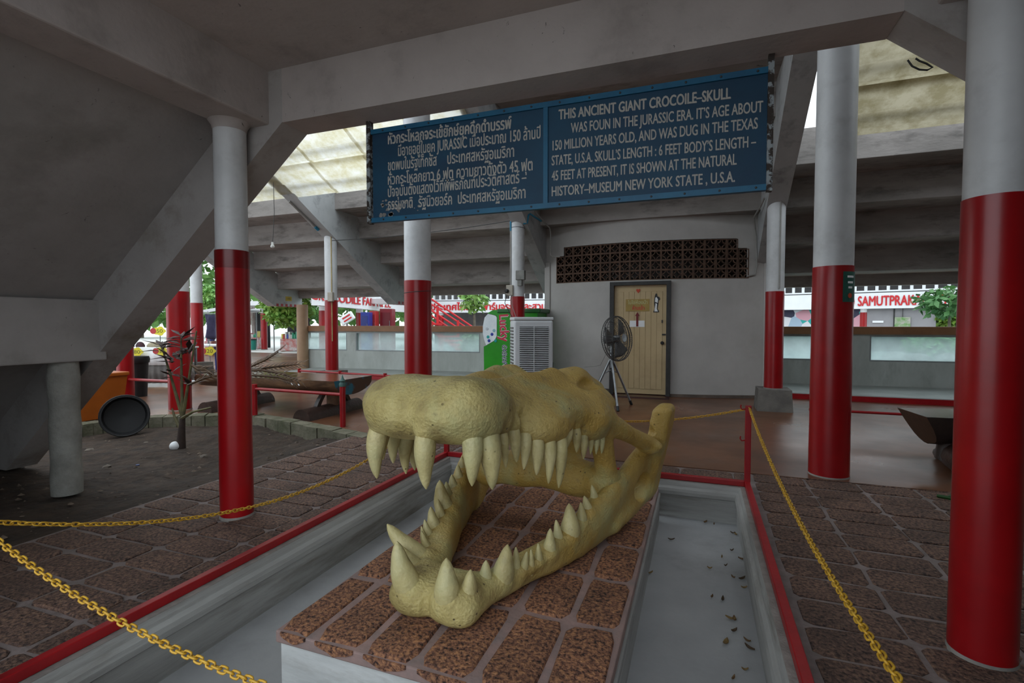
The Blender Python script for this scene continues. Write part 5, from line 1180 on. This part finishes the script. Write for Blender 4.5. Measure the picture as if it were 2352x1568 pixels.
# foliage
def foliage(name, label, cat, x, y, D, rx, ry, n, ls, c1, c2, trunk=True, group='trees and bushes outside'):
    ctr = far(x, y, D); s = D/FPX; rr = random.Random(int(x+y)); vs = []; fs = []
    for k in range(n):
        while True:
            q = Vector((rr.uniform(-1,1), rr.uniform(-1,1), rr.uniform(-1,1)))
            if .25 < q.length < 1: break
        p = Vector((q.x*rx*s, q.y*rx*s*.8, q.z*ry*s)); d = Vector((rr.uniform(-1,1), rr.uniform(-1,1), rr.uniform(-.9,.3))).normalized(); u = d.cross(Vector((rr.uniform(-1,1), rr.uniform(-1,1), rr.uniform(-1,1)))).normalized()
        l = ls*rr.uniform(.7,1.3); o = len(vs); vs += [tuple(p), tuple(p+d*l*.5+u*l*.22), tuple(p+d*l), tuple(p+d*l*.5-u*l*.22)]; fs.append((o, o+1, o+2, o+3))
    t = thing(name, label, cat, tuple(ctr), 0, group); b = MB(); b.add(vs, fs); o = obj('foliage', b, mat('leaf_%s' % str(c1), c1, c2, .55, 3), t); o['kind'] = 'stuff'
    if trunk:
        zb = -ctr.z; b = MB(); b.tube([(0,0,zb),(.03,0,zb*.5),(0,.02,ry*s*.3)], [.07*D/18,.055*D/18,.02], 8); obj('trunk', b, mat('tree_bark', (.16,.13,.10), (.10,.08,.06), .9, 6), t, True)
    return t
foliage('tree', 'feathery tree in front of the right fascia lettering', 'tree', 2180, 690, 15, 62, 34, 520, .26, (.05,.16,.04), (.10,.24,.07))
foliage('tree', 'small leafy tree between the two Thai words', 'tree', 1088, 684, 19, 32, 34, 330, .26, (.12,.30,.05), (.28,.40,.10))
foliage('tree', 'bright green tree hanging over the stalls left of the pillar', 'tree', 655, 700, 21, 60, 52, 2200, .24, (.16,.38,.06), (.34,.50,.10), False)
foliage('tree', 'bright green tree behind the purple cloth at left', 'tree', 484, 695, 24, 50, 44, 1600, .26, (.12,.33,.07), (.26,.45,.11), False)
foliage('bush', 'leafy green hedge under the right end of the fascia', 'bush', 2190, 728, 19, 42, 22, 900, .22, (.06,.17,.02), (.20,.30,.04), False)
foliage('bush', 'pond bush with thin green leaves behind the right glass pane', 'bush', 2150, 792, 13.5, 66, 24, 1100, .16, (.06,.20,.06), (.13,.30,.09), False)
foliage('bush', 'small flowering bush behind the pane right of the thick column', 'bush', 1085, 790, 15, 28, 26, 500, .16, (.10,.24,.07), (.30,.33,.20), False)
for k, (x, y, r, lb) in enumerate(((2060,812,.28,'large pond rock left of the bush behind the right pane'),(2110,822,.22,'small pond rock below the bush behind the right pane'),(2180,820,.25,'pond rock at the right end behind the right pane'))):
    bm = bmesh.new(); bmesh.ops.create_icosphere(bm, subdivisions=3, radius=r); rr = random.Random(k)
    for v in bm.verts: v.co *= rr.uniform(.88, 1.1); v.co.z *= .7
    me = bpy.data.meshes.new('pond_rock'); bm.to_mesh(me); bm.free(); o = link('pond_rock', me, mat('rock_grey', (.16,.15,.14), (.09,.085,.08), .9, 6), None, True); p = far(x, y, 13.0); o.location = (p.x, p.y, .33); tag(o, lb, 'rock')
# trees added beyond the ring building and market to block low sky light
BELT = [(-46,30,9),(-40,34,10),(-33,36,9),(-26,36,10),(-20,35,9),(-52,22,10),(-54,12,9),(-55,2,10)]
for k, (x, y, h) in enumerate(BELT):
    rr = random.Random(k+50); vs = []; fs = []
    for i in range(900):
        a = rr.uniform(0, 6.28); q = rr.random()**.5; zz = rr.uniform(.15, 1); rad = 4.2*(1-(2*zz-1)**2*.7)
        p = Vector((math.cos(a)*q*rad, math.sin(a)*q*rad, zz*h)); d = Vector((rr.uniform(-1,1), rr.uniform(-1,1), rr.uniform(-1,.4))).normalized(); u = d.cross(Vector((rr.uniform(-1,1),.3,rr.uniform(-1,1)))).normalized(); l = rr.uniform(.6,1.2); o = len(vs)
        vs += [tuple(p), tuple(p+d*l*.5+u*l*.3), tuple(p+d*l), tuple(p+d*l*.5-u*l*.3)]; fs.append((o, o+1, o+2, o+3))
    t = thing('sky_block_tree', 'added sky-blocking tree %s' % ['behind the stalls at left', 'behind the left stalls further right', 'behind the bright market ground', 'behind the left fascia end', 'behind the ring building', 'west of the market', 'at the far west side', 'beyond the stall corner'][k], 'tree', (x, y, 0), 0, 'added sky-blocking belt')
    b = MB(); b.add(vs, fs); obj('foliage', b, mat('belt_leaf', (.06,.17,.03), (.14,.28,.06), .6, 2), t)['kind'] = 'stuff'
    b = MB(); b.tube([(0,0,0),(.1,0,h*.6)], [.28,.15], 10); obj('trunk', b, mat('tree_bark', (.16,.13,.1)), t, True)
# market stalls on the bright ground at left
def stall(x0, x1, ytop, ybot, D, label):
    a = far(x0, ybot, D); c = far(x1, ybot, D); w = (c-a).length; s = D/FPX; h = CAM.z+(743-ytop)*s
    t = thing('market_stall', label, 'stall', (a.x, a.y, 0), YAW); b = MB(); b.box(0, w, .9, .95, 0, h); obj('back_sheet', b, mat('black_sheet', (.015,.016,.02), (.03,.03,.035), .8, 3), t)
    b = MB(); b.add([(-.1,-.5,h-.05),(w+.1,-.5,h-.05),(w+.1,1,h+.15),(-.1,1,h+.15),(-.1,-.5,h-.02),(w+.1,-.5,h-.02),(w+.1,1,h+.18),(-.1,1,h+.18)], [(0,3,2,1),(4,5,6,7),(0,1,5,4),(1,2,6,5),(2,3,7,6),(3,0,4,7)]); obj('awning', b, mat('stall_awning', (.5,.5,.5), (.42,.42,.42), .8, 2), t)
    for x in (0, w): b = MB(); b.tube([(x,-.45,0),(x,-.45,h)], .025, 6); obj('pole', b, STEEL, t)
    b = MB(); b.bbox(.1, w-.1, -.1, .5, .0, .55, .02); obj('counter', b, mat('stall_counter', (.55,.53,.52), (.5,.1,.08), .7, 5), t)
    return t, w, h
st1 = stall(640, 692, 712, 768, 23, 'market stall with black backdrop left of the brown pillar')
st2 = stall(566, 600, 716, 770, 25, 'market stall left of the far thin column')
st3 = stall(466, 494, 716, 770, 20, 'market stall behind the purple hanging cloth')
rk = random.Random(9); n_ = 0
for (t, w, h), names in ((st1, 9), (st2, 6), (st3, 4)):
    for k in range(names):
        x = .12+(w-.3)*k/names; hh = rk.uniform(.12,.34); c = rk.choice(((.75,.74,.72),(.6,.08,.07),(.72,.60,.12),(.06,.10,.40),(.75,.74,.72),(.05,.35,.2)))
        b = MB(); b.bbox(x, x+(w-.3)/names*.85, .0, .3, .552, .552+hh, .01); o = obj('goods_box', b, mat('goods_%s' % str(c), c, tuple(v*.8 for v in c), .5, 8), None)
        o.matrix_world = t.matrix_basis.copy(); wh = ['left of the brown pillar', 'left of the far thin column', 'behind the purple cloth'][[st1[0], st2[0], st3[0]].index(t)]
        cn = {(.75,.74,.72):'white', (.6,.08,.07):'red', (.72,.60,.12):'yellow', (.06,.10,.40):'blue', (.05,.35,.2):'green'}[c]
        tag(o, '%s goods box, %s from left on the stall counter %s' % (cn, ['first','second','third','fourth','fifth','sixth','seventh','eighth','ninth'][k], wh), 'box', 'goods on the market stalls')
t = thing('green_bin', 'green plastic bin on the bright ground left of the long bench', 'bin', tuple(onz(580, 803)), 0)
b = MB(); b.lathe([(.15,0),(.18,.46)], 18); obj('bin_body', b, mat('teal_plastic', (.01,.22,.17), (.01,.18,.14), .4, 5), t, True)
b = MB(); b.lathe([(.19,.46),(.195,.5),(.16,.52),(0,.53)], 18); obj('bin_lid', b, BLACKP, t, True)
p = far(586, 790, 26); t = thing('bare_trunk', 'pale bare tree trunk standing left of the far thin column', 'tree', (p.x, p.y, 0))
b = MB(); b.tube([(0,0,0),(-.05,0,.9),(-.12,0,2.2)], [.16,.13,.12], 10); obj('trunk', b, mat('pale_bark', (.42,.38,.36), (.28,.22,.20), .9, 4), t, True)
column(-19.7, 18.6, .14, 2.3, 'far thin red and white column on the bright ground at left', zred=1.75)
b = MB(); b.box(-30, -12.2, 18.0, 19.2, 2.1, 2.3); struct(obj('ceiling_far_canopy', b, WHITEB), 'white canopy edge over the far column', 'canopy')
# drinks cabinets under the left fascia
def cabinet(x0, x1, y0, y1, D, c, label):
    a = far(x0, y1, D); c2 = far(x1, y1, D); w = (c2-a).length; h = CAM.z+(743-y0)*D/FPX
    t = thing('drinks_cabinet', label, 'cabinet', (a.x, a.y, 0), YAW); b = MB(); b.bbox(0, w, 0, .6, 0, h, .02); obj('cabinet_body', b, mat('cabinet_%s' % str(c), c, tuple(v*.8 for v in c), .35, 4), t)
    b = MB(); b.box(w*.12, w*.88, -.012, -.001, h*.35, h*.92); obj('cabinet_door', b, mat('cabinet_door_%s' % str(c), tuple(v*.6 for v in c), None, .2), t)
    b = MB(); b.box(w*.80, w*.84, -.03, -.012, h*.5, h*.75); obj('handle', b, STEEL, t)
cabinet(872, 900, 709, 745, 19, (.22,.01,.02), 'dark red drinks cabinet just left of the thick column')
cabinet(828, 847, 717, 746, 18, (.02,.04,.28), 'blue drinks cabinet above the counter right of the thin column')
cabinet(848, 862, 714, 746, 18.5, (.42,.03,.03), 'red drinks cabinet right of the blue one')
p = far(797, 731, 16); t = thing('food_cart_sign', 'white slanted cart sign with two red stripes above the counter', 'sign', tuple(p), YAW)
SM = Matrix.Rotation(R(-32),4,'Y')
b = MB(); b.bbox(-.24,.24,-.05,.05,-.14,.14,.04, SM); obj('sign_panel', b, WHITEB, t)
for z in (-.05,.05): b = MB(); b.box(-.12,.16,-.06,-.05,z-.022,z+.022, SM); obj('red_stripe', b, REDL, t)
b = MB(); b.tube([(0,.0,-.15),(0,0,-p.z)], .03, 6); obj('stand', b, STEEL, t)
